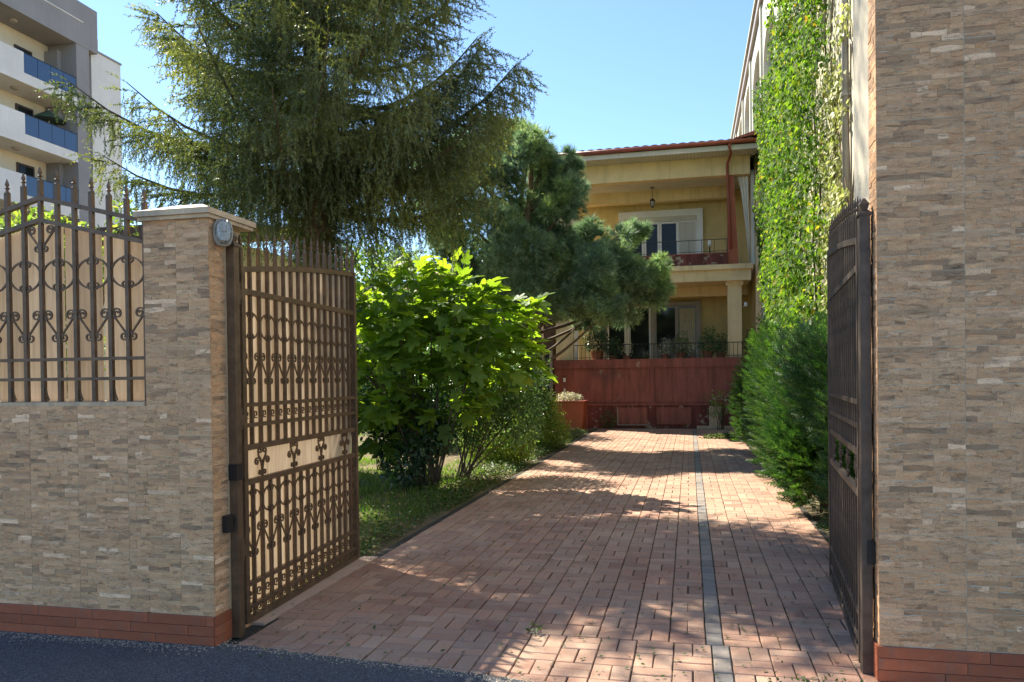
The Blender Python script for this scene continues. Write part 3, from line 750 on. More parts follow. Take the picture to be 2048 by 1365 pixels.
# columns
hb('column', 'yellow', (1.11, 1.50, 23.45, 23.85, 2.0, 4.16)); hb('column_cap', 'yellow', (1.06, 1.55, 23.40, 23.90, 4.16, 4.28))
hb('column', 'yellow', (-3.97, -3.45, 23.45, 23.9, 2.05, 4.28)); hb('column_trim', 'white', (-3.44, -3.32, 23.6, 23.8, 2.05, 4.28))
# balcony slab
hb('balcony_slab', 'yellow', (-4.2, 1.75, 23.25, 25.5, 4.28, 4.60)); hb('slab_edge', 'yellow', (-4.25, 1.80, 23.15, 25.5, 4.60, 4.74))
hb('under_beam', 'yellow', (-4.2, 1.75, 24.6, 24.85, 3.98, 4.279))
hb('balcony_parapet', 'terrace_low', (-4.1, 1.10, 23.28, 23.42, 4.741, 5.07)); hb('parapet_coping', 'terrace_red', (-4.1, 1.10, 23.25, 23.45, 5.07, 5.10))
H(MB().prism_y([(1.12, 4.741), (1.42, 4.741), (1.36, 6.0), (1.30, 7.33), (1.13, 7.33)], 23.35, 23.75)).build('terracotta_pier', MAT['terracotta'], hs)
hb('pier', 'yellow', (-4.3, -3.28, 23.4, 24.0, 4.74, 7.33))
# fascia, ceiling, beam, roof
hb('fascia_beam', 'yellow', (-4.6, 1.75, 23.3, 23.6, 7.33, 7.86))
hb('balcony_ceiling', 'soffit', (-4.6, 1.9, 23.6, 25.5, 7.40, 7.5))
hb('inner_beam', 'yellow', (-4.6, 1.4, 24.9, 25.2, 7.05, 7.399))
m = MB()
xx = -4.7
while xx < 1.95:
    m.box(xx, xx+.088, 22.62, 23.6, 7.862, 7.88 + .0); xx += .1
H(m).build('soffit_slats', MAT['soffit'], hs)
hb('soffit_board', 'greyframe', (-4.7, 1.98, 22.60, 23.6, 7.885, 7.92)); hb('eave_trim', 'soffit', (-4.75, 1.98, 22.57, 22.605, 7.84, 7.98))
gt = MB(); gt.tube([(-4.8, 22.50, 8.03), (1.98, 22.50, 8.05)], .062, 10); H(gt).build('gutter', MAT['gutter'], hs, smooth=True)
dp = MB(); dp.tube([(1.14, 22.50, 8.0), (1.15, 22.52, 7.90), (1.20, 22.75, 7.80), (1.12, 23.18, 7.62), (1.12, 23.24, 7.5), (1.15, 23.28, 6.4), (1.20, 23.28, 5.2)], .04, 8)
H(dp).build('downpipe', MAT['gutter'], hs, smooth=True)
# roof tiles: waves across X, courses up the slope
nx, ny = 260, 14
X_ = np.linspace(-5.0, 2.0, nx); V = []; F = []
for c in range(ny):
    for e in (0, 1):
        s0 = (c+e)*.36; y = 22.48+s0*.94; z0 = 8.06+s0*.19+(.035 if e == 0 else .0)
        V.append(np.stack([X_, np.full(nx, y), z0+.032*np.abs(np.sin(X_*PI/.26))], 1))
V = np.concatenate(V)
for c in range(ny):
    a = 2*c*nx; b = a+nx; i = np.arange(nx-1)
    F.append(np.stack([a+i, a+i+1, b+i+1, b+i], 1))
    if c < ny-1: F.append(np.stack([b+i, b+i+1, b+nx+i+1, b+nx+i], 1))
lo2 = V[:nx].copy(); lo2[:, 2] = 8.05; V = np.concatenate([V, lo2]); k = len(V)-nx; i = np.arange(nx-1)
F.append(np.stack([k+i, k+i+1, i+1, i], 1))
V = V+np.array([1.2, -HY, 0]); bigmesh('roof_tiles', V, np.concatenate(F), MAT['roof'], hs, kind='stuff')
H(MB().prism_x([(22.6, 7.93), (27.3, 8.86), (33, 7.93)], -4.9, 1.98)).build('roof', MAT['roof'], hs)
rdg = MB(); rdg.tube([(-5.0, 27.25, 9.06), (2.0, 27.25, 9.06)], .09, 8); H(rdg).build('ridge', MAT['roof'], hs)
H(MB().prism_y([(1.25, 8.10), (2.02, 8.22), (2.02, 8.36), (1.28, 8.14)], 22.47, 24.6)).build('verge_flashing', MAT['gutter'], hs)
# upper window
def win(y, x0, x1, z0, z1, fw, mat, glass='glass', name='window', depth=.05):
    f = MB(); f.box(x0, x0+fw, y-depth, y, z0, z1); f.box(x1-fw, x1, y-depth, y, z0, z1)
    f.box(x0+fw, x1-fw, y-depth, y, z1-fw, z1); f.box(x0+fw, x1-fw, y-depth, y, z0, z0+fw)
    w_ = H(f).build(name, MAT[mat], hs)
    H(MB().box(x0+fw, x1-fw, y-depth*.5, y-depth*.5+.012, z0+fw, z1-fw)).build('pane', MAT[glass], w_)
    return w_
hb('window_surround', 'white', (-2.20, -2.02, 25.40, 25.5, 4.75, 6.66), (.28, .46, 25.40, 25.5, 4.75, 6.66), (-2.2, .46, 25.40, 25.5, 6.66, 6.86))
hb('shutter_box', 'soffit', (-2.02, .28, 25.42, 25.5, 6.50, 6.66))
win(25.48, -2.0, -1.40, 4.76, 6.49, .06, 'white'); win(25.48, -1.38, -.90, 4.76, 6.49, .06, 'white'); win(25.48, -.89, -.31, 4.76, 6.49, .06, 'white')
sh = H(MB().box(-.30, -.27, 25.42, 25.48, 4.76, 6.49).box(.24, .27, 25.42, 25.48, 4.76, 6.49).box(-.27, .24, 25.42, 25.48, 6.45, 6.49).box(-.27, .24, 25.42, 25.48, 4.76, 4.80)).build('shutter', MAT['white'], hs)
slm = MB().add([(0,0,0),(.51,0,0),(.51,-.03,.035),(0,-.03,.035),(0,.008,0),(.51,.008,0),(.51,-.022,.038),(0,-.022,.038)], [(0,1,2,3),(7,6,5,4),(3,2,6,7),(0,4,5,1),(0,3,7,4),(1,5,6,2)]).mesh('slat'); slm.materials.append(MAT['white'])
for i in range(38): place('slat', slm, sh, (-.27+1.2, 25.455-HY, 4.81+.0432*i))
# ground floor openings
for b_ in ((-1.20, -1.08, 25.40, 25.5, 2.0, 3.92), (-2.75, -2.62, 25.4, 25.5, 2.0, 3.8), (-1.08, .36, 25.40, 25.5, 3.80, 3.92), (.28, .36, 25.4, 25.5, 2.0, 3.8)): hb('door_surround', 'greyframe', b_)
win(25.48, -1.07, -.38, 2.02, 3.79, .05, 'greyframe', name='sliding_door'); win(25.49, -.37, .27, 2.02, 3.79, .05, 'greyframe', name='sliding_door')
win(25.48, -2.60, -1.95, 2.02, 3.79, .05, 'white', name='sliding_door'); win(25.48, -1.94, -1.21, 2.02, 3.79, .05, 'white', name='sliding_door')
cu = MB(); n = 40; cv = [(-.30+.5*i/n, 25.425+.012*math.sin(i*1.25), z) for z in (2.4, 3.7) for i in range(n+1)]
cu.add(cv, [(i, i+1, n+2+i, n+1+i) for i in range(n)]); H(cu).build('curtain', MAT['curtain'], hs)
cu = MB(); cv = [(-2.05+.2*i/12+(.05 if z < 3 else 0)*0, 25.41+.012*math.sin(i*1.25), z) for z in (2.3, 3.75) for i in range(13)]
cu.add(cv, [(i, i+1, 14+i, 13+i) for i in range(12)]); H(cu).build('curtain', MAT['curtain_white'], hs)
hb('wall_panel', 'yellow', (-3.3, -2.8, 25.3, 25.5, 2.0, 3.98))
# balcony and terrace railings
def railing(name, label, y, x0, x1, z0, z1, n, parent=hs):
    r_ = H(MB().tube([(x0, y, z1), (x1, y, z1)], .012, 5).tube([(x0, y, z0+.06), (x1, y, z0+.06)], .008, 5)).build(name, MAT['black'], parent)
    bmesh_ = MB().tube([(0, 0, 0), (0, 0, z1-z0)], .007, 5).mesh('baluster'); bmesh_.materials.append(MAT['black'])
    for i in range(n+1): place('baluster', bmesh_, r_, (x0+(x1-x0)*i/n+1.2, y-HY, z0))
    return r_
railing('terrace_railing', '', 23.36, -3.42, 1.85, 2.06, 2.50, 44)
railing('balcony_railing', '', 23.36, -3.2, 1.1, 5.10, 5.50, 12)
# tapered white awning cloth and lattice at the right end of the balcony
cl = MB(); n = 12
P = [(1.45+.22*0, 7.33), (1.95, 7.33)]
cv = []
for j in range(9):
    t = j/8; z = 7.3-2.5*t
    for i in range(n+1):
        xa = 1.42+.30*t**.7; xb = 1.72+.04*t
        cv.append((xa+(xb-xa)*i/n, 23.5+.02*math.sin(i*1.6+t*3), z))
cl.add(cv, [(j*(n+1)+i, j*(n+1)+i+1, (j+1)*(n+1)+i+1, (j+1)*(n+1)+i) for j in range(8) for i in range(n)])
tagthing(H(cl).build('awning_cloth', MAT['curtain_white'], None, (-1.2, HY, 0)), 'white tapered cloth hanging beside the terracotta pier of the balcony', 'curtain')
hb('lattice_panel', 'side_white', (1.78, 1.88, 23.5, 23.55, 4.75, 7.4))
# balcony lantern
ln = thing('hanging_lantern', 'small dark lantern hanging from the balcony ceiling', 'lantern', (-1.07, 24.5, 7.40))
MB().lathe([(.07, -.02), (.06, -.001)], n=10).build('rose', MAT['door_brown'], ln)
MB().tube([(0,0,-.02),(0,0,-.34)], .008, 5).build('chain', MAT['door_brown'], ln)
MB().lathe([(.02,-.34),(.07,-.38),(.085,-.42),(.078,-.44)], n=8).build('hood', MAT['door_brown'], ln)
MB().lathe([(.07,-.441),(.075,-.50),(.045,-.58)], n=8).build('lamp_glass', MAT['lamp_glass'], ln)
fr_ = MB()
for i in range(4):
    a = PI/4+i*PI/2; fr_.tube([(.08*math.cos(a), .08*math.sin(a), -.44), (.085*math.cos(a), .085*math.sin(a), -.51), (.03*math.cos(a), .03*math.sin(a), -.61)], .008, 4)
fr_.lathe([(.04,-.585),(.035,-.62),(.005,-.64)], n=8); fr_.build('frame', MAT['door_brown'], ln)
# small wall lamp near right column, figurine on the balcony
t = thing('wall_lamp', 'small white lamp on the right terrace column', 'lamp', (1.58, 23.5, 3.6))
MB().box(-.06, .0, -.03, .03, -.02, .02).build('bracket', MAT['black'], t); MB().lathe([(.05,-.06),(.06,.0),(.03,.06)], (.03,0,0), 8).build('lamp_shade', MAT['white'], t)
t = thing('balcony_ornament', 'small white and dark ornament on a stand by the balcony parapet', 'ornament', (.62, 23.7, 4.74))
MB().tube([(0,0,0),(0,0,.62)], .018, 6).build('stand', MAT['black'], t); MB().lathe([(.03,.62),(.06,.68),(.05,.76),(.02,.82)], n=8).build('head', MAT['white'], t)

# red planter box left of the terrace
pb = thing('planter_box', 'large rust red planter box with pale flowers at the left end of the terrace wall', 'planter', (-3.4, 22.3, 0))
bx = MB(); a0, a1 = .40, .46
bx.add([(-a0,-.35,0),(a0,-.35,0),(a0,.35,0),(-a0,.35,0),(-a1,-.40,.82),(a1,-.40,.82),(a1,.40,.82),(-a1,.40,.82)], [(0,3,2,1),(4,5,6,7),(0,1,5,4),(1,2,6,5),(2,3,7,6),(3,0,4,7)])
bx.build('box', MAT['terracotta'], pb); MB().box(-.49,.49,-.43,.43,.82,.86).build('rim', MAT['gutter'], pb)

# dark lean-to left of the house
ls = thing('dark_shed', 'dark brown lean to with a doorway painted dark as shade between the garden bushes and the house', 'shed', (-5.6, 25.0, 0))
MB().box(-1.6, 1.28, .3, 4, 0, 4.2).build('wall', MAT['wood_dark'], ls)
for i in range(9): MB().box(-1.6+i*.32, -1.6+i*.32+.30, .26, .298, 2.5, 4.2).build('plank', MAT['wood_dark'], ls)
MB().box(-.3, 1.1, .27, .299, 0, 2.4).build('doorway', MAT['inside'], ls); MB().box(1.1, 1.2, .2, .29, 0, 2.5).build('door_post', MAT['greyframe'], ls)  # doorway is a solid panel; the shade inside is put into its colour
pole = MB().tube([(0,0,0),(.02,.1,1.6),(.0,.2,3.2)], .025, 6).build('garden_pole', MAT['greyframe'], None, (-4.45, 23.6, 0)); tagthing(pole, 'thin grey pole leaning by the dark lean to', 'pole')

# ---------------------------------------------------------------- tall building on the right
tb = thing('plastered_building', 'tall pale plastered building with creeper along the right of the driveway', 'building', (2.1, 22, 0))
def T(mb): mb.v = [(x-2.1, y-22, z) for x, y, z in mb.v]; return mb
# wall with tall arched recesses: solid slab pieces between them
arches = [(19.85, 22.9, 5.0, 10.9), (23.5, 26.7, 5.0, 11.35), (27.4, 30.4, 5.0, 11.7), (31.2, 34.6, 5.0, 11.8)]
TOP = 12.3
def arch_wall(y0, y1, a0, a1, zb, zt):
    r = (a1-a0)/2; c = (a0+a1)/2; zc = zt-r*.55
    arc = [(c-r*math.cos(PI*i/12), zc+r*.55*math.sin(PI*i/12)) for i in range(13)]
    m = MB(); m.box(2.1, 2.32, y0, a0, 0, TOP-.3); m.box(2.1, 2.32, a1, y1, 0, TOP-.3); m.box(2.1, 2.32, a0, a1, 0, zb)
    for (ya, za), (yb, zb_) in zip(arc[:-1], arc[1:]):
        m.add([(2.1,ya,za),(2.1,yb,zb_),(2.1,yb,TOP-.3),(2.1,ya,TOP-.3),(2.32,ya,za),(2.32,yb,zb_),(2.32,yb,TOP-.3),(2.32,ya,TOP-.3)], [(0,3,2,1),(4,5,6,7),(0,1,5,4)])
    return m
m = MB(); prev = 19.0
T(MB().box(2.1, 2.32, 4.76, 17.0, 0, TOP-.3)).build('wall', MAT['side_plaster'], tb)
T(MB().box(2.1, 2.32, 17.0, 19.0, 0, TOP-.3)).build('wall', MAT['side_white'], tb)
for a0, a1, zb, zt in arches:
    nxt = a1+.35; T(arch_wall(prev, nxt, a0, a1, zb, zt)).build('wall', MAT['side_white'], tb); prev = nxt
    w_ = T(MB().box(2.42, 2.46, a0-.05, a1+.05, zb, zt+.1)).build('window', MAT['side_white'], tb)
    for q in range(3):
        ya = a0+.25+(a1-a0-.5)*q/3; yb = ya+(a1-a0-.5)/3-.12
        T(MB().box(2.405, 2.42, ya, yb, zb+1.2, zt-.9)).build('pane', MAT['glass'], w_)
        T(MB().box(2.38, 2.405, yb, yb+.1, zb+1.2, zt-.6)).build('mullion', MAT['side_white'], w_)
T(MB().box(2.1, 2.32, prev, 42, 0, TOP-.3)).build('wall', MAT['side_white'], tb)
T(MB().box(2.32, 9, 4.76, 42, 0, TOP-.4)).build('inner_body', MAT['side_white'], tb)
T(MB().box(2.0, 9, 4.76, 42, TOP-.3, TOP)).build('cornice', MAT['greyframe'], tb)
T(MB().box(1.93, 9, 4.7, 42.1, TOP, TOP+.09)).build('cornice_cap', MAT['side_white'], tb)
for yy in (18.8, 23.2, 27.1, 30.8, 35.0): T(MB().box(2.04, 2.098, yy-.14, yy+.14, 0, TOP-.3)).build('pilaster', MAT['side_white'], tb)
dpp = MB().tube([(2.04, 11.0, 2.6), (2.04, 11.0, 12.0)], .045, 8); T(dpp).build('downpipe', MAT['pipe'], tb, smooth=True)
for zz in (3.4, 5.2, 7.0, 9.0): T(MB().box(1.98, 2.1, 10.94, 11.06, zz, zz+.04)).build('pipe_bracket', MAT['pipe'], tb)
cb = MB().tube([(2.08, 9.4, 2.2), (2.07, 9.7, 3.4), (2.08, 9.55, 4.2), (2.07, 10.2, 5.3), (2.08, 10.9, 5.9)], .012, 5); T(cb).build('cable', MAT['pipe'], tb)

# ---------------------------------------------------------------- apartment block (left background)
AX = -30.0
ap = thing('apartment_block', 'white and grey modern apartment block with blue glass balconies, upper left', 'building', (AX, 31, 0))
def A(mb): mb.v = [(x-AX, y-31, z) for x, y, z in mb.v]; return mb
def ab(name, mat, *bs, parent=ap):
    m = MB()
    for b in bs: m.box(*b)
    return A(m).build(name, MAT[mat], parent)
ab('facade', 'apt_cream', (AX-9, AX-1.7, 8, 34.3, 0, 20.6))
ab('end_wall', 'apt_white', (AX-9, AX-.35, 34.85, 37.0, 0, 18.98))
ab('end_coping', 'apt_grey', (AX-9, AX-.30, 34.85, 37.05, 18.98, 19.08))
ab('fin', 'apt_grey', (AX-9, AX, 33.45, 34.3, 0, 18.7))
ab('parapet', 'apt_grey', (AX-9, AX+.02, 8, 34.9, 18.7, 20.9))
ab('parapet_line', 'apt_white', (AX, AX+.05, 8, 33.9, 19.9, 19.95))
ab('roof_railing', 'white', (AX-.5, AX-.3, 34.9, 35.3, 19.08, 19.7))
def lvl(z):     # z = underside of the balcony slab
    ab('balcony_slab', 'apt_white', (AX-1.7, AX, 8, 33.449, z, z+.48))
    ab('balcony_parapet', 'apt_white', (AX-.16, AX, 20, 30.25, z+.48, z+1.42), (AX-.16, AX, 8, 15, z+.48, z+1.42))
    r_ = ab('glass_railing', 'black', (AX-.08, AX-.02, 30.27, 33.44, z+1.40, z+1.44))
    yy = 30.27
    for k_ in range(4):
        A(MB().box(AX-.06, AX-.03, yy+.01, yy+.77, z+.5, z+1.40)).build('glass_panel', MAT['blue_glass'], r_); yy += .79
    ab('partition', 'apt_grey', (AX-1.7, AX-.9, 33.2, 33.448, z+.48, z+2.82))
    for y0 in (31.4, 28.4, 24.0):
        w_ = ab('window', 'door_brown', (AX-1.7, AX-1.62, y0, y0+1.0, z+.48, z+2.45))
        A(MB().box(AX-1.63, AX-1.60, y0+.1, y0+.9, z+.6, z+2.35)).build('pane', MAT['glass'], w_)
    A(MB().lathe([(.16, -.09), (.19, -.0)], (AX-.9, 30.6, z), 12)).build('ceiling_lamp', MAT['greyframe'], ap)
for z in (15.52, 12.68, 9.84, 7.0): lvl(z)
A(MB().lathe([(.16, -.09), (.19, -.0)], (AX-.9, 30.6, 18.69), 12)).build('ceiling_lamp', MAT['greyframe'], ap)

ps = thing('parasol', 'dark green parasol standing on the second balcony of the apartment block', 'parasol', (AX-.9, 32.6, 13.16))
MB().tube([(0,0,0),(0,0,2.0)], .025, 6).build('pole', MAT['white'], ps)
MB().lathe([(.78, 1.42), (.80, 1.45), (.40, 1.72), (.04, 1.95)], n=10).build('canopy', plain('green_canvas', (.05,.09,.06), .8), ps)
# ---------------------------------------------------------------- neighbour sheds and far roofs seen over the fence
ns = thing('neighbour_shed', 'low cream shed with a red edged roof behind the iron fence', 'shed', (-8.6, 10.9, 0))
MB().box(-1.9, 1.6, 0, 2.4, 0, 3.75).build('wall', MAT['apt_cream'], ns)
MB().prism_x([(-.35, 3.86), (3.0, 4.3), (3.0, 4.4), (-.35, 3.98)], -2.3, 1.9).build('roof', MAT['roof_red'], ns)
MB().box(-2.3, 1.9, -.40, -.36, 3.80, 4.0).build('fascia_board', MAT['wood_dark'], ns)
MB().box(-.5, .5, -.03, -.002, 1.2, 2.4).build('window', MAT['greyframe'], ns)
for (x, y, wdt, zt, lb_) in ((-13.5, 26, 7, 4.7, 'long low neighbour house with red tiled roof beyond the spruce'), (-10.0, 34, 6, 6.5, 'cream neighbour house with hipped red roof far beyond the garden')):
    nh = thing('neighbour_house', lb_, 'house', (x, y, 0))
    MB().box(-wdt/2, wdt/2, 0, 5, 0, zt-.9).build('wall', MAT['apt_cream'], nh)
    MB().add([(-wdt/2-.4,-.4,zt-.95),(wdt/2+.4,-.4,zt-.95),(wdt/2+.4,5.4,zt-.95),(-wdt/2-.4,5.4,zt-.95),(-wdt/4,2.5,zt+.5),(wdt/4,2.5,zt+.5)], [(0,3,2,1),(0,1,5,4),(1,2,5),(2,3,4,5),(3,0,4)]).build('roof', MAT['roof_red'], nh)
    for k_ in (-.3, .1): MB().box(wdt*k_, wdt*k_+1.1, -.06, -.002, 1.2, 2.6).build('window', MAT['white'], nh)
gw = thing('garden_wall', 'long cream garden wall closing the yard behind the bushes', 'wall', (-14, 24.8, 0))
MB().box(-8, 6.7, 0, .2, 0, 1.9).build('panel', MAT['cream'], gw); MB().box(-8, 6.7, -.04, .24, 1.901, 1.97).build('coping', MAT['roof_red'], gw)

# ---------------------------------------------------------------- vegetation
def limb(mb, p, q, r0, r1, sag=0.0, n=7, seg=6):
    p, q = Vector(p), Vector(q); P = []
    for i in range(seg+1):
        t = i/seg; c = p.lerp(q, t); c.z += sag*math.sin(t*PI); P.append(c)
    mb.tube(P, r0, n, r1)

# --- spruce
SX, SY = -4.88, 9.66
sp = thing('spruce_tree', 'big drooping spruce tree with bare lower trunk behind the open gate', 'tree', (SX, SY, 0))
tk = MB(); P = []
for i in range(15):
    z = i*.9; P.append((.03*math.sin(z), .03*math.cos(z*1.3), z))
tk.tube(P, .24, 14, .05); tk.build('trunk', MAT['trunk'], sp, smooth=True)
TW = [needle_twig(17, .15, .085) for _ in range(3)]
prim = []
for i in range(112):
    z0 = 3.85+8.1*(i/112)**1.0+random.uniform(-.1, .1)
    L = (3.05 if z0 < 6 else 3.05-(z0-6)*.28)*random.uniform(.72, 1.05)
    az = i*2.39996+random.uniform(-.2, .2)
    if z0 > 7.3: L = max(L, 2.9*random.uniform(.8, 1.05)*(1 if z0 < 10.5 else .6))  # unseen upper branches, lengthened to cast shade on the front paving
    else: L *= .92*(1-(.66 if z0 < 7.3 else .45)*max(0, math.sin(az)))*(1-.42*max(0, -math.cos(az))*(1 if z0 > 5.0 else .3))*(.90 if z0 > 5.2 else 1)  # far-side branches also cut short to let sun through to the fig
    prim.append((z0, az, L, random.uniform(-.10, .12)))
# branches the photograph shows clearly
prim += [(5.0, math.atan2(-.9, -3.1), 3.35, .03), (4.5, math.atan2(-.7, -3.0), 3.0, -.10), (4.4, math.atan2(.45, 2.7), 2.5, .12), (5.2, math.atan2(.3, 2.7), 2.2, .26), (5.7, math.atan2(-.5, -2.1), 2.2, .25), (4.9, math.atan2(-1.2, 2.4), 2.7, .02), (4.6, math.atan2(-1.9, 1.9), 2.6, -.05), (4.3, math.atan2(-2.2, .4), 2.3, -.02)]
ch = []; brm = MB(); tw_p = []; tw_d = []; tw_s = []
for z0, az, L, rise in prim:
    d = np.array([math.cos(az), math.sin(az), 0]); lat = np.array([-d[1], d[0], 0])
    f = lambda s: np.array([0, 0, z0])+d*L*s+np.array([0, 0, L*(rise*s-.30*s*(1-s)*1.2+.16*s**3)])+lat*.12*L*math.sin(s*2.3+az)
    P = [f(s) for s in np.linspace(0, 1, 8)]; brm.tube([tuple(p) for p in P], .035+.008*L, 5, .006)
    dens = 1.0 if z0 < 7.2 else .33  # unseen top thinned so its shade breaks into dapples
    nsec = int(L/.062*dens*random.choice((.55, .8, 1.0, 1.2, 1.35)))
    for j in range(nsec):
        s = .12+.88*(j+random.random())/nsec; p = f(s)
        for sd in (-1, 1):
            if random.random() < .12: continue
            l2 = (.20+.34*(1-abs(s-.45)*1.2))*random.uniform(.6, 1.2)*min(1, L/2.2)
            dr = d*random.uniform(.5, 1.0)+lat*sd*random.uniform(.6, 1.1)+np.array([0, 0, random.uniform(-.35, .12)]); dr /= np.linalg.norm(dr)
            for t in np.arange(0.0, l2, .15):
                if z0 < 7.3:
                    sdd = dr*.8+lat*random.choice((-1, 1))*random.uniform(.5, 1.0)+d*random.uniform(-.3, .5)+np.array([0, 0, random.uniform(-.6, .25)])
                    tw_p.append(p+dr*t+np.array([0, 0, -.25*t*t])); tw_d.append(sdd); tw_s.append(random.uniform(.14, .24))
                tw_p.append(p+dr*t+np.array([0, 0, -.25*t*t])); tw_d.append(dr+np.array([0, 0, -.5*t])); tw_s.append(random.uniform(.22, .30))
            # hanging strings
            hl = random.uniform(.05, .55)*(1.0-.5*s)*(1.9 if z0 < 5.0 else 1.25 if z0 < 7 else .8)
            for tt in (random.uniform(.1, .6), random.uniform(.5, 1.0)):
                q = p+dr*l2*tt; z = 0
                while z < hl:
                    sc_ = random.uniform(.17, .26); dd = np.array([random.gauss(0, .22)+d[0]*.15, random.gauss(0, .22)+d[1]*.15, -1])
                    tw_p.append(q+np.array([0, 0, -z])); tw_d.append(dd); tw_s.append(sc_)
                    if z0 < 7.2 and random.random() < .5:
                        tw_p.append(q+np.array([random.gauss(0, .035), random.gauss(0, .035), -z-.05])); tw_d.append(dd+np.array([random.gauss(0, .5), random.gauss(0, .5), 0])); tw_s.append(sc_*.8)
                    z += sc_*.8
    tw_p.append(f(1.0)); tw_d.append(d+np.array([0, 0, .5])); tw_s.append(.26)
tw_p, tw_d, tw_s = np.array(tw_p), np.array(tw_d), np.array(tw_s)
print('spruce twigs', len(tw_p))
keep = tw_p[:, 2] < 13; idx = rng.integers(0, 3, len(tw_p)); L_ = []
for k in range(3):
    q = (idx == k) & keep; L_.append(scatter(TW[k], tw_p[q], frames(tw_d[q]), tw_s[q]))
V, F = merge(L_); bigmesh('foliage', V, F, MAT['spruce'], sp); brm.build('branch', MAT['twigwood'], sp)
# shaggy twigs on the bare trunk
n = 2200; zz = rng.uniform(2.3, 5.5, n); a = rng.uniform(0, 2*PI, n)
Pp = np.stack([.20*np.cos(a), .20*np.sin(a), zz], 1); Dd = np.stack([np.cos(a)*.7, np.sin(a)*.7, rng.uniform(-1, .1, n)], 1)
V, F = scatter(TW[0], Pp, frames(Dd), rng.uniform(.12, .30, n)); bigmesh('trunk_shoots', V, F, MAT['spruce'], sp)

# --- generic cloud of leaves inside blobs
def blob_points(blobs, n, shell=.45):
    wts = np.array([b[1][0]*b[1][1]*b[1][2] for b in blobs])**.8; wts = wts/wts.sum()
    k = rng.choice(len(blobs), n, p=wts); c = np.array([b[0] for b in blobs])[k]; r = np.array([b[1] for b in blobs])[k]
    d = rdir(n); rr = (shell+(1-shell)*rng.random(n)**.6)[:, None]*(1+.12*rng.normal(size=(n, 1)))
    return c+d*r*rr, d
def leaf_cloud(name, parent, blobs, n, smin, smax, tmpl, mat, droop=.3, shell=.4, up=.5, zmin=.02, **k):
    P, d = blob_points(blobs, n, shell)
    q = P[:, 2] > zmin; P, d = P[q], d[q]; n = len(P)
    D = nrm(d+.9*rdir(n)+np.array([0, 0, -droop]))
    N = nrm(d*.6+.7*rdir(n)+np.array([0, 0, up])); Y = nrm(np.cross(N, D)); Z = np.cross(D, Y)
    R = np.stack([D, Y, Z], axis=2)
    V, F = scatter(tmpl, P, R, rng.uniform(smin, smax, n)); return bigmesh(name, V, F, mat, parent, **k)
def stems(parent, base, tips, r0, r1, mat, name='stem', sag=.1):
    for tp in tips:
        m = MB(); limb(m, base, tp, r0, r1, sag*random.uniform(-1, 1)); m.build(name, mat, parent, smooth=True)

# --- blue pine in front of the house: clumps of needle tufts
pine = thing('pine_tree', 'bushy blue green pine tree reaching across the front of the yellow house', 'tree', (-3.75, 16.9, 0))
PC = [(-3.27, 16.27, 6.56, 0.5), (-3.11, 16.87, 6.23, 0.52), (-3.95, 16.35, 6.05, 0.68), (-2.87, 17.03, 5.76, 0.58), (-4.71, 16.65, 6.29, 0.7), (-4.85, 15.58, 5.29, 0.71), (-4.01, 15.67, 4.94, 0.71), (-3.33, 17.35, 5.13, 0.72), (-2.56, 16.46, 5.28, 0.43), (-3.39, 16.21, 4.06, 0.84), (-4.69, 17.32, 4.28, 0.79), (-2.63, 16.82, 4.22, 0.63), (-2.12, 17.62, 4.66, 0.45), (-1.51, 17.09, 4.37, 0.4), (-1.21, 17.46, 4.7, 0.29), (-1.87, 16.39, 3.59, 0.72), (-1.11, 17.46, 3.75, 0.58), (-1.58, 17.78, 3.29, 0.6), (-2.7, 16.89, 3.36, 0.69), (-0.79, 17.73, 3.6, 0.35), (-5.4, 16.56, 4.65, 0.76), (-3.54, 15.85, 3.28, 0.77), (-2.23, 17.43, 2.92, 0.3), (-5.56, 16.39, 6.06, 0.7), (-2.35, 16.59, 6.1, 0.25), (-1.7, 16.2, 2.89, 0.33), (-0.63, 18.0, 3.91, 0.24), (-3.88, 16.57, 6.86, 0.4), (-4.89, 16.75, 3.42, 0.71)]
bm_ = MB(); bm_.tube([(0,0,0),(.05,0,1.2),(.12,.05,2.6),(.2,.0,4.2),(.35,-.05,5.6),(.4,0,6.6)], .17, 10, .04); bm_.build('trunk', MAT['trunk'], pine, smooth=True)
TF = [tuft(18, .042, 1.2) for _ in range(3)]
bm_ = MB(); L_ = []
for (x, y, z, r) in PC:
    c = np.array([x+3.75, y-16.9, z]); bz = max(1.6, z-.9-random.random()*.5)
    limb(bm_, (.1, 0, min(bz, 6.0)), tuple(c), .05, .015, -.15, 5)
    nt_ = int(1250*r**1.6)+80
    d = rdir(nt_); d[:, 2] = d[:, 2]*.9+.12; d = nrm(d)
    sub = rng.normal(size=(9, 3))*r*.42; kk = rng.integers(0, 9, nt_)
    P = c+sub[kk]+d*r*.52*rng.random((nt_, 1))**.5*np.array([1.1, 1.1, .85]); k = random.randrange(3)
    L_.append(scatter(TF[k], P, frames(nrm(d+np.array([0, 0, .35]))), rng.uniform(.13, .20, nt_)))
V, F = merge(L_); print('pine tris', len(F)); bigmesh('foliage', V, F, MAT['pine'], pine); bm_.build('branch', MAT['twigwood'], pine)

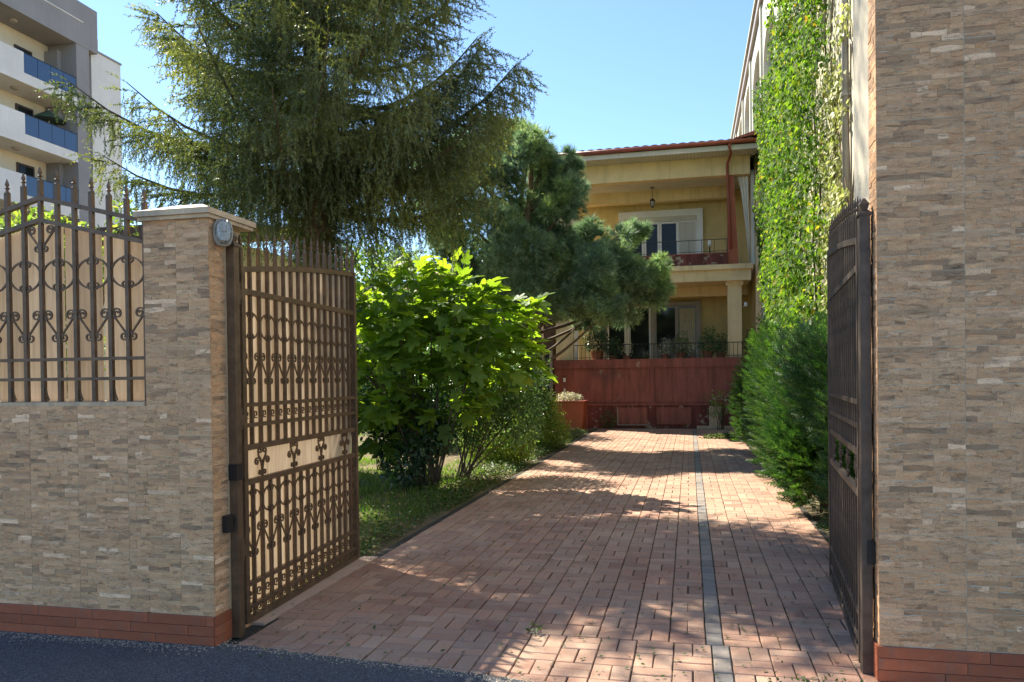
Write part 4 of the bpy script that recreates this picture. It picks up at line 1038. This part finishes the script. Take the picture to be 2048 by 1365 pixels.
# --- fig
fig = thing('fig_tree', 'fig tree with big lobed bright green leaves beside the driveway', 'tree', (-3.75, 10.5, 0))
def fig_leaf():
    out = [(0,0),(-.06,.16),(.05,.33),(.22,.36),(.28,.22),(.38,.30),(.58,.42),(.72,.34),(.62,.18),(.72,.13),(.92,.10),(1.02,0)]
    pts = out+[(x, -y) for x, y in reversed(out[1:-1])]
    v = [(.36, 0, -.02)]+[(x, y, .16*abs(y)-.12*x*x+random.uniform(-.02, .02)) for x, y in pts]
    n = len(pts); f = [(0, 1+i, 1+(i+1) % n) for i in range(n)]
    v += [(-.45, .012, .10), (-.45, -.012, .10), (0, -.012, .0), (0, .012, 0)]; o = n+1; f += [(o, o+1, o+2), (o, o+2, o+3)]
    return v, f
FL = [fig_leaf() for _ in range(4)]
fm = []
for v, f in FL:
    me = bpy.data.meshes.new('leaf'); me.from_pydata(v, [], f); me.materials.append(MAT['fig']); fm.append(me)
tips = []
fb = [((-.15,-.1,2.6),(.7,.55,.5)), ((-.1,0,3.1),(.25,.3,.25)), ((.55,.1,3.0),(.25,.25,.25)), ((1.55,.2,2.55),(.3,.3,.2)), ((.45,.2,2.6),(.7,.6,.45)), ((1.1,.1,2.35),(.6,.5,.40)), ((-.55,-.4,2.2),(.55,.5,.6)), ((.3,-.35,2.1),(.8,.5,.5)), ((1.2,.2,1.9),(.5,.5,.45)), ((-.5,-.5,1.45),(.6,.5,.55)), ((-.35,-.45,1.0),(.5,.4,.45)), ((.35,-.3,1.35),(.7,.4,.5)), ((.95,-.05,1.45),(.5,.4,.4))]
P, d = blob_points(fb, 1150, .55)
order = np.argsort(-(P[:, 2]*.55-P[:, 1]*1.2+rng.normal(size=len(P))*.35)); P, d = P[order], d[order]
for i in range(300):
    D = nrm(np.array([d[i][0]*.9, d[i][1]*.9, -.15])+.5*rdir(1)[0]); N = nrm(np.array([d[i][0]*.3, d[i][1]*.3-.25, 1.0])+.45*rdir(1)[0])
    Y = nrm(np.cross(N, D)); Z = np.cross(D, Y); Mx = Matrix(np.stack([D, Y, Z], axis=1).tolist())
    s_ = random.uniform(.17, .38)
    place('leaf', fm[i % 4], fig, tuple(P[i]), Mx.to_euler(), s_)
    if i % 9 == 0: tips.append(P[i])
q = P[300:]; dd = d[300:]; n = len(q)
D = nrm(dd*np.array([1, 1, .3])+.5*rdir(n)); N = nrm(dd*.3+.5*rdir(n)+np.array([0, 0, 1.0])); Y = nrm(np.cross(N, D)); Z = np.cross(D, Y)
V, F = scatter(FL[0], q, np.stack([D, Y, Z], axis=2), rng.uniform(.2, .32, n)); bigmesh('inner_leaves', V, F, MAT['fig'], fig, kind='stuff')
m = MB()
for tp in tips:
    b = (random.uniform(-.1, .25), random.uniform(-.1, .1), .02); limb(m, b, tuple(tp), .017, .005, .12, 6)
m.tube([(-.1,0,.5),(-.5,-.5,1.5),(-.75,-1.1,1.95),(-.55,-.9,2.25)], .02, 6, .008)
m.build('branch', MAT['figwood'], fig, smooth=True)

def shrub(name, label, cat, base, blobs, n, smin, smax, tmpl, mat, nst=7, smat='twigwood', r0=.014, group=None, **k):
    t = thing(name, label, cat, base, 0, group)
    leaf_cloud('foliage', t, blobs, n, smin, smax, tmpl, MAT[mat], **k)
    m = MB()
    for i in range(nst):
        b = random.choice(blobs); c = [b[0][j]+random.uniform(-.6, .6)*b[1][j] for j in range(3)]
        limb(m, (random.gauss(0, .05), random.gauss(0, .05), -.02), c, r0, r0*.35, .05, 5)
    m.build('stem', MAT[smat], t); return t
shrub('leafy_bush', 'dark glossy leaved bush under the fig tree beside the lawn', 'bush', (-3.95, 10.4, 0),
      [((0,0,.42),(.38,.4,.42)), ((.1,.1,1.0),(.6,.45,.5)), ((-.35,.2,1.35),(.55,.5,.5)), ((.32,0,.75),(.4,.4,.35)), ((-.28,0,.7),(.3,.3,.3))], 8000, .045, .085, T_LEAF, MAT['figdark'] and 'figdark', 12)
shrub('leafy_bush', 'small leaved bush with thin bare stems right of the dark bush', 'bush', (-3.45, 11.6, 0),
      [((.1,0,1.35),(.85,.6,.6)), ((.65,.3,1.55),(.6,.6,.6)), ((0,.1,.85),(.55,.5,.42)), ((.8,.4,1.0),(.4,.5,.55)), ((-.3,-.1,1.5),(.6,.5,.6))], 15000, .035, .07, T_LEAF, 'lilac', 16)
shrub('leafy_bush', 'tall narrow bush between the fig tree and the dark lean to', 'bush', (-4.0, 17.0, 0),
      [((.1,0,1.6),(.8,.7,1.1)), ((.5,.2,.8),(.6,.6,.8))], 7000, .05, .09, T_LEAF4, 'lilac', 10)
shrub('low_bush', 'round light green bush at the driveway edge, nearer of two', 'bush', (-3.25, 13.3, 0),
      [((0,0,.44),(.46,.45,.46)), ((.12,.4,.36),(.38,.4,.38)), ((-.4,.1,.42),(.4,.3,.42))], 12000, .03, .055, T_LEAF4, 'yellowbush', 8)
shrub('low_bush', 'taller light green bush at the driveway edge near the red planter', 'bush', (-3.2, 17.2, 0),
      [((0,0,.5),(.48,.6,.52)), ((.25,-.4,.32),(.42,.5,.36)), ((-.1,.3,.9),(.38,.4,.4)), ((-.1,-.8,.3),(.4,.5,.34))], 9000, .03, .06, T_LEAF4, 'yellowbush', 8)
shrub('bare_shrub', 'sparse shrub with bare arching twigs on the sunny lawn behind the gate', 'bush', (-5.1, 12.4, 0),
      [((0,0,.8),(.6,.5,.18)), ((-.3,0,.75),(.4,.4,.15))], 500, .04, .07, T_LEAF4, 'bush', 16, r0=.009)
# background trees and bushes
shrub('broadleaf_tree', 'light green broadleaf tree beyond the spruce trunk', 'tree', (-7.2, 18.2, 0),
      [((0,0,3.2),(1.7,1.4,1.5)), ((1.4,.3,3.0),(1.2,1.2,1.2)), ((-.8,.4,4.2),(1.0,1.0,.9)), ((1.9,-.4,2.2),(1.2,1.0,1.0)), ((.3,-.4,1.9),(1.3,1.0,.9))], 16000, .09, .15, T_LEAF4, 'bush', 10, r0=.07)
shrub('broadleaf_tree', 'darker green tree filling the gap left of the yellow house', 'tree', (-6.1, 21.5, 0),
      [((0,0,2.9),(1.4,1.2,1.5)), ((.9,.2,2.2),(.8,1.0,1.2)), ((-.5,.3,1.5),(1.5,1.0,1.1)), ((.4,-.3,4.0),(.8,.8,.8))], 12000, .09, .15, T_LEAF4, 'lilac', 10, r0=.07)
shrub('leafy_bush', 'pale yellow green bush in the sun behind the iron fence', 'bush', (-7.0, 7.3, 0),
      [((0,0,2.95),(.55,.5,.55)), ((-.5,.2,3.05),(.5,.5,.5)), ((.42,.1,2.9),(.3,.4,.4)), ((-.1,0,2.0),(.7,.6,.8)), ((.75,.3,3.35),(.12,.15,.35))], 5200, .05, .09, T_LEAF, 'yellowbush', 12)
for i, (x, y, h, lb_) in enumerate(((-11.5, 23.2, 2.4, 'rounded hedge bush before the garden wall, left end'), (-9.2, 22.9, 2.9, 'rounded hedge bush before the garden wall, middle'), (-7.6, 23.4, 2.2, 'rounded hedge bush before the garden wall, behind the light green tree'))):
    shrub('hedge_bush', lb_, 'bush', (x, y, 0), [((0,0,h*.5),(1.2,.8,h*.5)), ((.5,0,h*.7),(.8,.7,h*.35))], 5000, .08, .13, T_LEAF4, 'yellowbush' if i == 1 else 'bush', 6, r0=.03)

# --- creeper on the right building: leaves shingled over an outline in the wall plane
def inside(poly, Y, Z):
    r = np.zeros(len(Y), bool); n = len(poly); j = n-1
    for i in range(n):
        yi, zi = poly[i]; yj, zj = poly[j]
        c = ((zi > Z) != (zj > Z)) & (Y < (yj-yi)*(Z-zi)/((zj-zi) or 1e-9)+yi); r ^= c; j = i
    return r
def vine(name, label, poly, dens, mat, thick, smin, smax):
    Ym = [p[0] for p in poly]; Zm = [p[1] for p in poly]; A_ = (max(Ym)-min(Ym))*(max(Zm)-min(Zm)); n = int(A_*dens)
    # leaves thin out with distance, as their pixels shrink
    Y = rng.uniform(min(Ym), max(Ym), n); Z = rng.uniform(min(Zm), max(Zm), n)
    jy = .35*np.sin(Z*2.1+1)+.25*np.sin(Z*5.3)+.2*np.sin(Z*11.7); jz = .3*np.sin(Y*1.7)
    q = inside(poly, Y+jy*.8+rng.normal(size=n)*.12, Z+jz*.5); Y, Z = Y[q], Z[q]; n = len(Y)
    bulge = .5+.5*np.sin(Y*1.3+2*np.sin(Z*.9))*np.sin(Z*1.1+np.sin(Y*.7)*2)
    hole = np.sin(Y*2.3+Z*1.7)*np.sin(Z*2.9-Y*1.1); q = rng.random(n) < np.where(hole > .6, .15, 1.0); Y, Z, bulge = Y[q], Z[q], bulge[q]; n = len(Y)
    X = 2.06-rng.random(n)**.8*(thick*(.2+bulge)*np.clip(1.25-(Y-11)/14, .18, 1))
    P = np.stack([X, Y, Z], 1)
    D = nrm(np.stack([-.35+.5*rng.normal(size=n), .55*rng.normal(size=n), -1+.4*rng.normal(size=n)], 1))
    N = nrm(np.stack([-1+.4*rng.normal(size=n), .5*rng.normal(size=n)-.15, .45+.45*rng.normal(size=n)], 1))
    Yv = nrm(np.cross(N, D)); Zv = np.cross(D, Yv)
    V, F = scatter(T_IVY, P, np.stack([D, Yv, Zv], axis=2), rng.uniform(smin, smax, n))
    print(name, n)
    t = thing(name, label, 'creeper', (2.05, (min(Ym)+max(Ym))/2, 0)); V = V-np.array([2.05, (min(Ym)+max(Ym))/2, 0])
    bigmesh('foliage', V, F, mat, t)
    m = MB()
    for i in range(9):
        y = -1.5*1+random.uniform(-1, 1)*(max(Ym)-min(Ym))*.25; P = [(-.03, y*.4, 0)]
        for j in range(8):
            y += random.uniform(-.5, .5); P.append((-.03, y, (j+1)*max(Zm)/9))
        m.tube(P, .022, 5, .006)
    m.build('stem', MAT['twigwood'], t); return t
vine('wall_creeper', 'thick bright green creeper hanging down the side of the tall plastered building',
     [(12.0,11.2),(12.0,7.0),(12.0,6.3),(11.9,5.3),(12.0,4.3),(12.3,3.6),(11.5,2.5),(9.5,1.2),(9.0,0),(21.0,0),(21.8,2.6),(22.2,4.5),(22.0,6.6),(24.2,8.0),(23.4,8.7),(20.2,9.0),(18.6,8.7),(16.9,8.8),(16.0,9.4),(16.0,11.2)], 520, MAT['vine'], .62, .035, .10)
vine('wall_creeper', 'pale yellowish strand of creeper beside the downpipe on the tall building',
     [(11.0,6.2),(10.95,4.6),(11.1,3.4),(10.4,3.0),(9.6,2.5),(9.9,2.1),(12.3,1.9),(12.7,3.6),(12.2,5.0),(11.9,6.4)], 420, MAT['vine_pale'], .16, .05, .085)

# --- feathery shrubs along the right edge of the driveway
SPR = [spray() for _ in range(3)]
def plume(label, x, y, rx, ry, h, n):
    t = thing('juniper_shrub', label, 'shrub', (x, y, 0), 0, 'feathery shrubs along the right edge of the driveway')
    k = rng.integers(0, 14, n); cc = np.stack([rng.uniform(-.7, .7, 14)*rx, rng.uniform(-.75, .75, 14)*ry, rng.uniform(.2, .80, 14)*h], 1)
    d = rdir(n); rr = rng.random((n, 1))**.45
    P = cc[k]*.9+d*rr*np.array([rx*.48, ry*.42, h*.26]); P[:, 2] = np.maximum(P[:, 2], .03)
    out = P.copy(); out[:, 2] = 0
    D = nrm(d*.8+nrm(out)*.5+np.array([-.1, 0, .75])+.35*rdir(n)); L_ = []; ii = rng.integers(0, 3, n)
    for q in range(3):
        s_ = ii == q; L_.append(scatter(SPR[q], P[s_], frames(D[s_]), rng.uniform(.10, .20, s_.sum())))
    V, F = merge(L_); bigmesh('foliage', V, F, MAT['thuja'], t); m = MB()
    for i in range(14): limb(m, (random.gauss(0, .06), random.gauss(0, .1), 0), tuple(cc[i]), .02, .006, .05, 5)
    m.build('stem', MAT['twigwood'], t)
plume('dark feathery shrub nearest the right gate leaf', 1.56, 7.1, .62, 1.15, 2.15, 5600)
plume('feathery shrub second from the right gate leaf, in shade', 1.53, 9.3, .64, 1.15, 2.45, 5600)
plume('tall feathery green shrub in the middle of the right hand row', 1.5, 11.6, .66, 1.2, 2.55, 5600)
plume('feathery green shrub with sunlit top beyond the middle of the right hand row', 1.50, 14.0, .60, 1.3, 2.4, 5200)
plume('sunlit feathery shrub fourth in the row before the house', 1.45, 16.5, .58, 1.3, 2.1, 4800)
plume('farthest feathery shrub, nearest the terrace wall on the right', 1.45, 18.6, .52, .9, 1.5, 3600)

# plants on the terrace
def potted(label, x, y, z, s_, mat, n, pot=True, leaf=(.05, .09)):
    t = thing('potted_plant', label, 'plant', (x, y, z), 0, 'potted plants on the terrace')
    if pot: MB().lathe([(.10*s_, 0), (.15*s_, .22*s_), (.165*s_, .24*s_), (.13*s_, .245*s_)], n=12).build('pot', MAT['pot'], t, smooth=False)
    leaf_cloud('foliage', t, [((0,0,.45*s_),(.30*s_,.25*s_,.26*s_)), ((.05*s_,0,.7*s_),(.18*s_,.16*s_,.24*s_))], n, *leaf, T_LEAF4, MAT[mat])
potted('big dark potted plant at the left end of the terrace railing', -2.75, 23.75, 2.0, 1.35, 'figdark', 1300)
potted('low dark potted plant right of the big one on the terrace', -2.25, 23.7, 2.0, .8, 'figdark', 600)
potted('potted plant with white blossoms before the left door frame', -1.85, 23.7, 2.0, .75, 'flower', 260, leaf=(.03, .05))
potted('potted plant left of centre before the sliding door', -.72, 23.7, 2.0, .8, 'flower', 320, leaf=(.03, .05))
potted('round potted plant before the curtained pane', -.25, 23.8, 2.0, 1.0, 'lilac', 600, leaf=(.04, .07))
potted('small potted plant with pinkish leaves before the curtain', .1, 23.65, 2.0, .6, 'flower', 200, leaf=(.03, .05))
potted('bushy green potted plant left of the right column', .55, 23.75, 2.0, 1.05, 'lilac', 900, leaf=(.04, .08))
potted('green potted plant just beside the right column', .92, 23.8, 2.0, .85, 'lilac', 600, leaf=(.04, .08))
potted('straggly potted plant beyond the right column', 1.75, 23.7, 2.0, 1.0, 'lilac', 500, leaf=(.04, .07))
leaf_cloud('blossom', pb, [((0,0,.95),(.36,.30,.14))], 900, .04, .08, T_LEAF4, MAT['flower'])
t = shrub('flower_shrub', 'straggly shrub with pale blooms against the right end of the terrace wall', 'bush', (.85, 22.8, 0), [((0,0,.85),(.4,.25,.28)), ((-.1,0,.55),(.3,.2,.2))], 420, .04, .08, T_LEAF4, 'bush', 12, r0=.01)
leaf_cloud('blossom', t, [((0,0,.82),(.3,.25,.2))], 90, .05, .08, T_LEAF4, MAT['flower'])
shrub('flower_shrub', 'low dark weeds at the foot of the terrace wall left of centre', 'weeds', (-2.35, 22.9, 0), [((0,0,.25),(.25,.15,.3))], 300, .04, .07, T_LEAF4, 'herb', 6, r0=.006)
for (x, y, r, n, lb_) in ((.75, 19.6, .45, 900, 'low weeds spilling on the driveway by the last feathery shrub'), (-.92, 4.60, .06, 60, 'small weed tuft growing in the paving joint near the road'), (.62, 3.95, .30, 240, 'weeds at the road edge near the right gate post')):
    t = thing('weed_patch', lb_, 'weeds', (x, y, 0))
    leaf_cloud('foliage', t, [((0,0,.0),(r,.3*r+.03,.05+r*.12))], n, .015 if r < .4 else .04, .035 if r < .4 else .09, T_LEAF4, MAT['herb'], zmin=.0)

# grass, trailing ground cover
n = 62000
X = rng.uniform(-8.5, -2.86, n); Y = 5.2+rng.random(n)**1.4*14
dn = .5+.5*np.sin(X*1.9+np.sin(Y*1.1))*np.sin(Y*1.5); ed = np.clip((-X-2.84)/.35, .15, 1)
q = (rng.random(n) < (.35+.65*dn)*ed) & ~((X < -4.3) & (Y > 12.6) & (dn < .75)); X, Y = X[q], Y[q]; n = len(X)
V, F = scatter(([(0,-.055,0),(0,.055,0),(.5,.035,.03),(.5,-.035,.03),(1,0,.16)], [(0,1,2),(0,2,3),(3,2,4)]), np.stack([X, Y, np.full(n, -.028)], 1),
               frames(nrm(np.stack([.45*rng.normal(size=n), .45*rng.normal(size=n), np.full(n, 1.0)], 1))), rng.uniform(.05, .13, n))
bigmesh('grass', V, F, MAT['grass'], kind='stuff')
n = 16000
X = -2.80-np.abs(rng.normal(size=n))*.42; Y = rng.uniform(6.25, 21.5, n); wv = .5+.5*np.sin(Y*2.1); q = rng.random(n) < .4+.6*wv; X, Y = X[q], Y[q]; n = len(X)
D = nrm(rdir(n)*np.array([1, 1, .4])); N = nrm(rdir(n)*.5+np.array([0, 0, 1.])); Yv = nrm(np.cross(N, D)); Zv = np.cross(D, Yv)
V, F = scatter(T_LEAF4, np.stack([X, Y, rng.uniform(-.02, .14, n)*np.clip((-X-2.72)*4, .2, 1)], 1), np.stack([D, Yv, Zv], axis=2), rng.uniform(.025, .06, n))
bigmesh('ground_cover', V, F, MAT['herb'], kind='stuff')
# fallen leaves and grit on paving and road
n = 1500
P = np.stack([rng.uniform(-2.7, 1.2, n), 3.9+16*rng.random(n)**1.5, np.full(n, .010)], 1)
V, F = scatter(T_LEAF4, P, frames(nrm(np.stack([rng.normal(size=n), rng.normal(size=n), .1*rng.normal(size=n)], 1)), rng.normal(size=n)*.3), rng.uniform(.012, .035, n))
bigmesh('leaf_litter', V, F, MAT['herb'], kind='stuff')

n = 5200; k = rng.integers(0, 3, n); gx = np.where(k == 0, rng.uniform(-6, -2.7, n), np.where(k == 1, rng.uniform(-2.7, 1.3, n), rng.uniform(.9, 2.6, n)))
gy = np.where(k == 0, 3.975-np.abs(rng.normal(size=n))*.06, np.where(k == 1, 4.06-.115*(gx+2.7)-.02+rng.normal(size=n)*.035, 4.14-np.abs(rng.normal(size=n))*.1))
V, F = scatter(([(1,0,0),(-1,0,0),(0,1,0),(0,-1,0),(0,0,.8)], [(0,2,4),(2,1,4),(1,3,4),(3,0,4)]), np.stack([gx, gy, np.full(n, .0075)], 1), frames(np.stack([rng.normal(size=n), rng.normal(size=n), np.zeros(n)], 1), np.zeros(n)), rng.uniform(.0015, .006, n))
bigmesh('grit', V, F, MAT['grout'], kind='stuff')
n = 5000; q = rng.integers(0, len(bricks), n); B_ = np.array([(b[0], b[1]) for b in bricks])[q]; sd = rng.integers(0, 2, n)*2-1
mx_ = B_[:, 0]+sd*.105*(np.array([b[2] for b in bricks])[q] == 0); my_ = B_[:, 1]+sd*.105*(np.array([b[2] for b in bricks])[q] == 1)
mn = np.sin(mx_*2.3+1)*np.sin(my_*1.7)+.4*np.sin(my_*5+mx_*3); ok = (mn > .35) & (my_ < 14)
n = ok.sum(); V, F = scatter(T_LEAF4, np.stack([mx_[ok]+rng.normal(size=n)*.004, my_[ok]+rng.normal(size=n)*.02, np.full(n, -.006)], 1), frames(nrm(rng.normal(size=(n, 3))+np.array([0, 0, .8]))), rng.uniform(.008, .02, n))
bigmesh('joint_moss', V, F, MAT['herb'], kind='stuff')
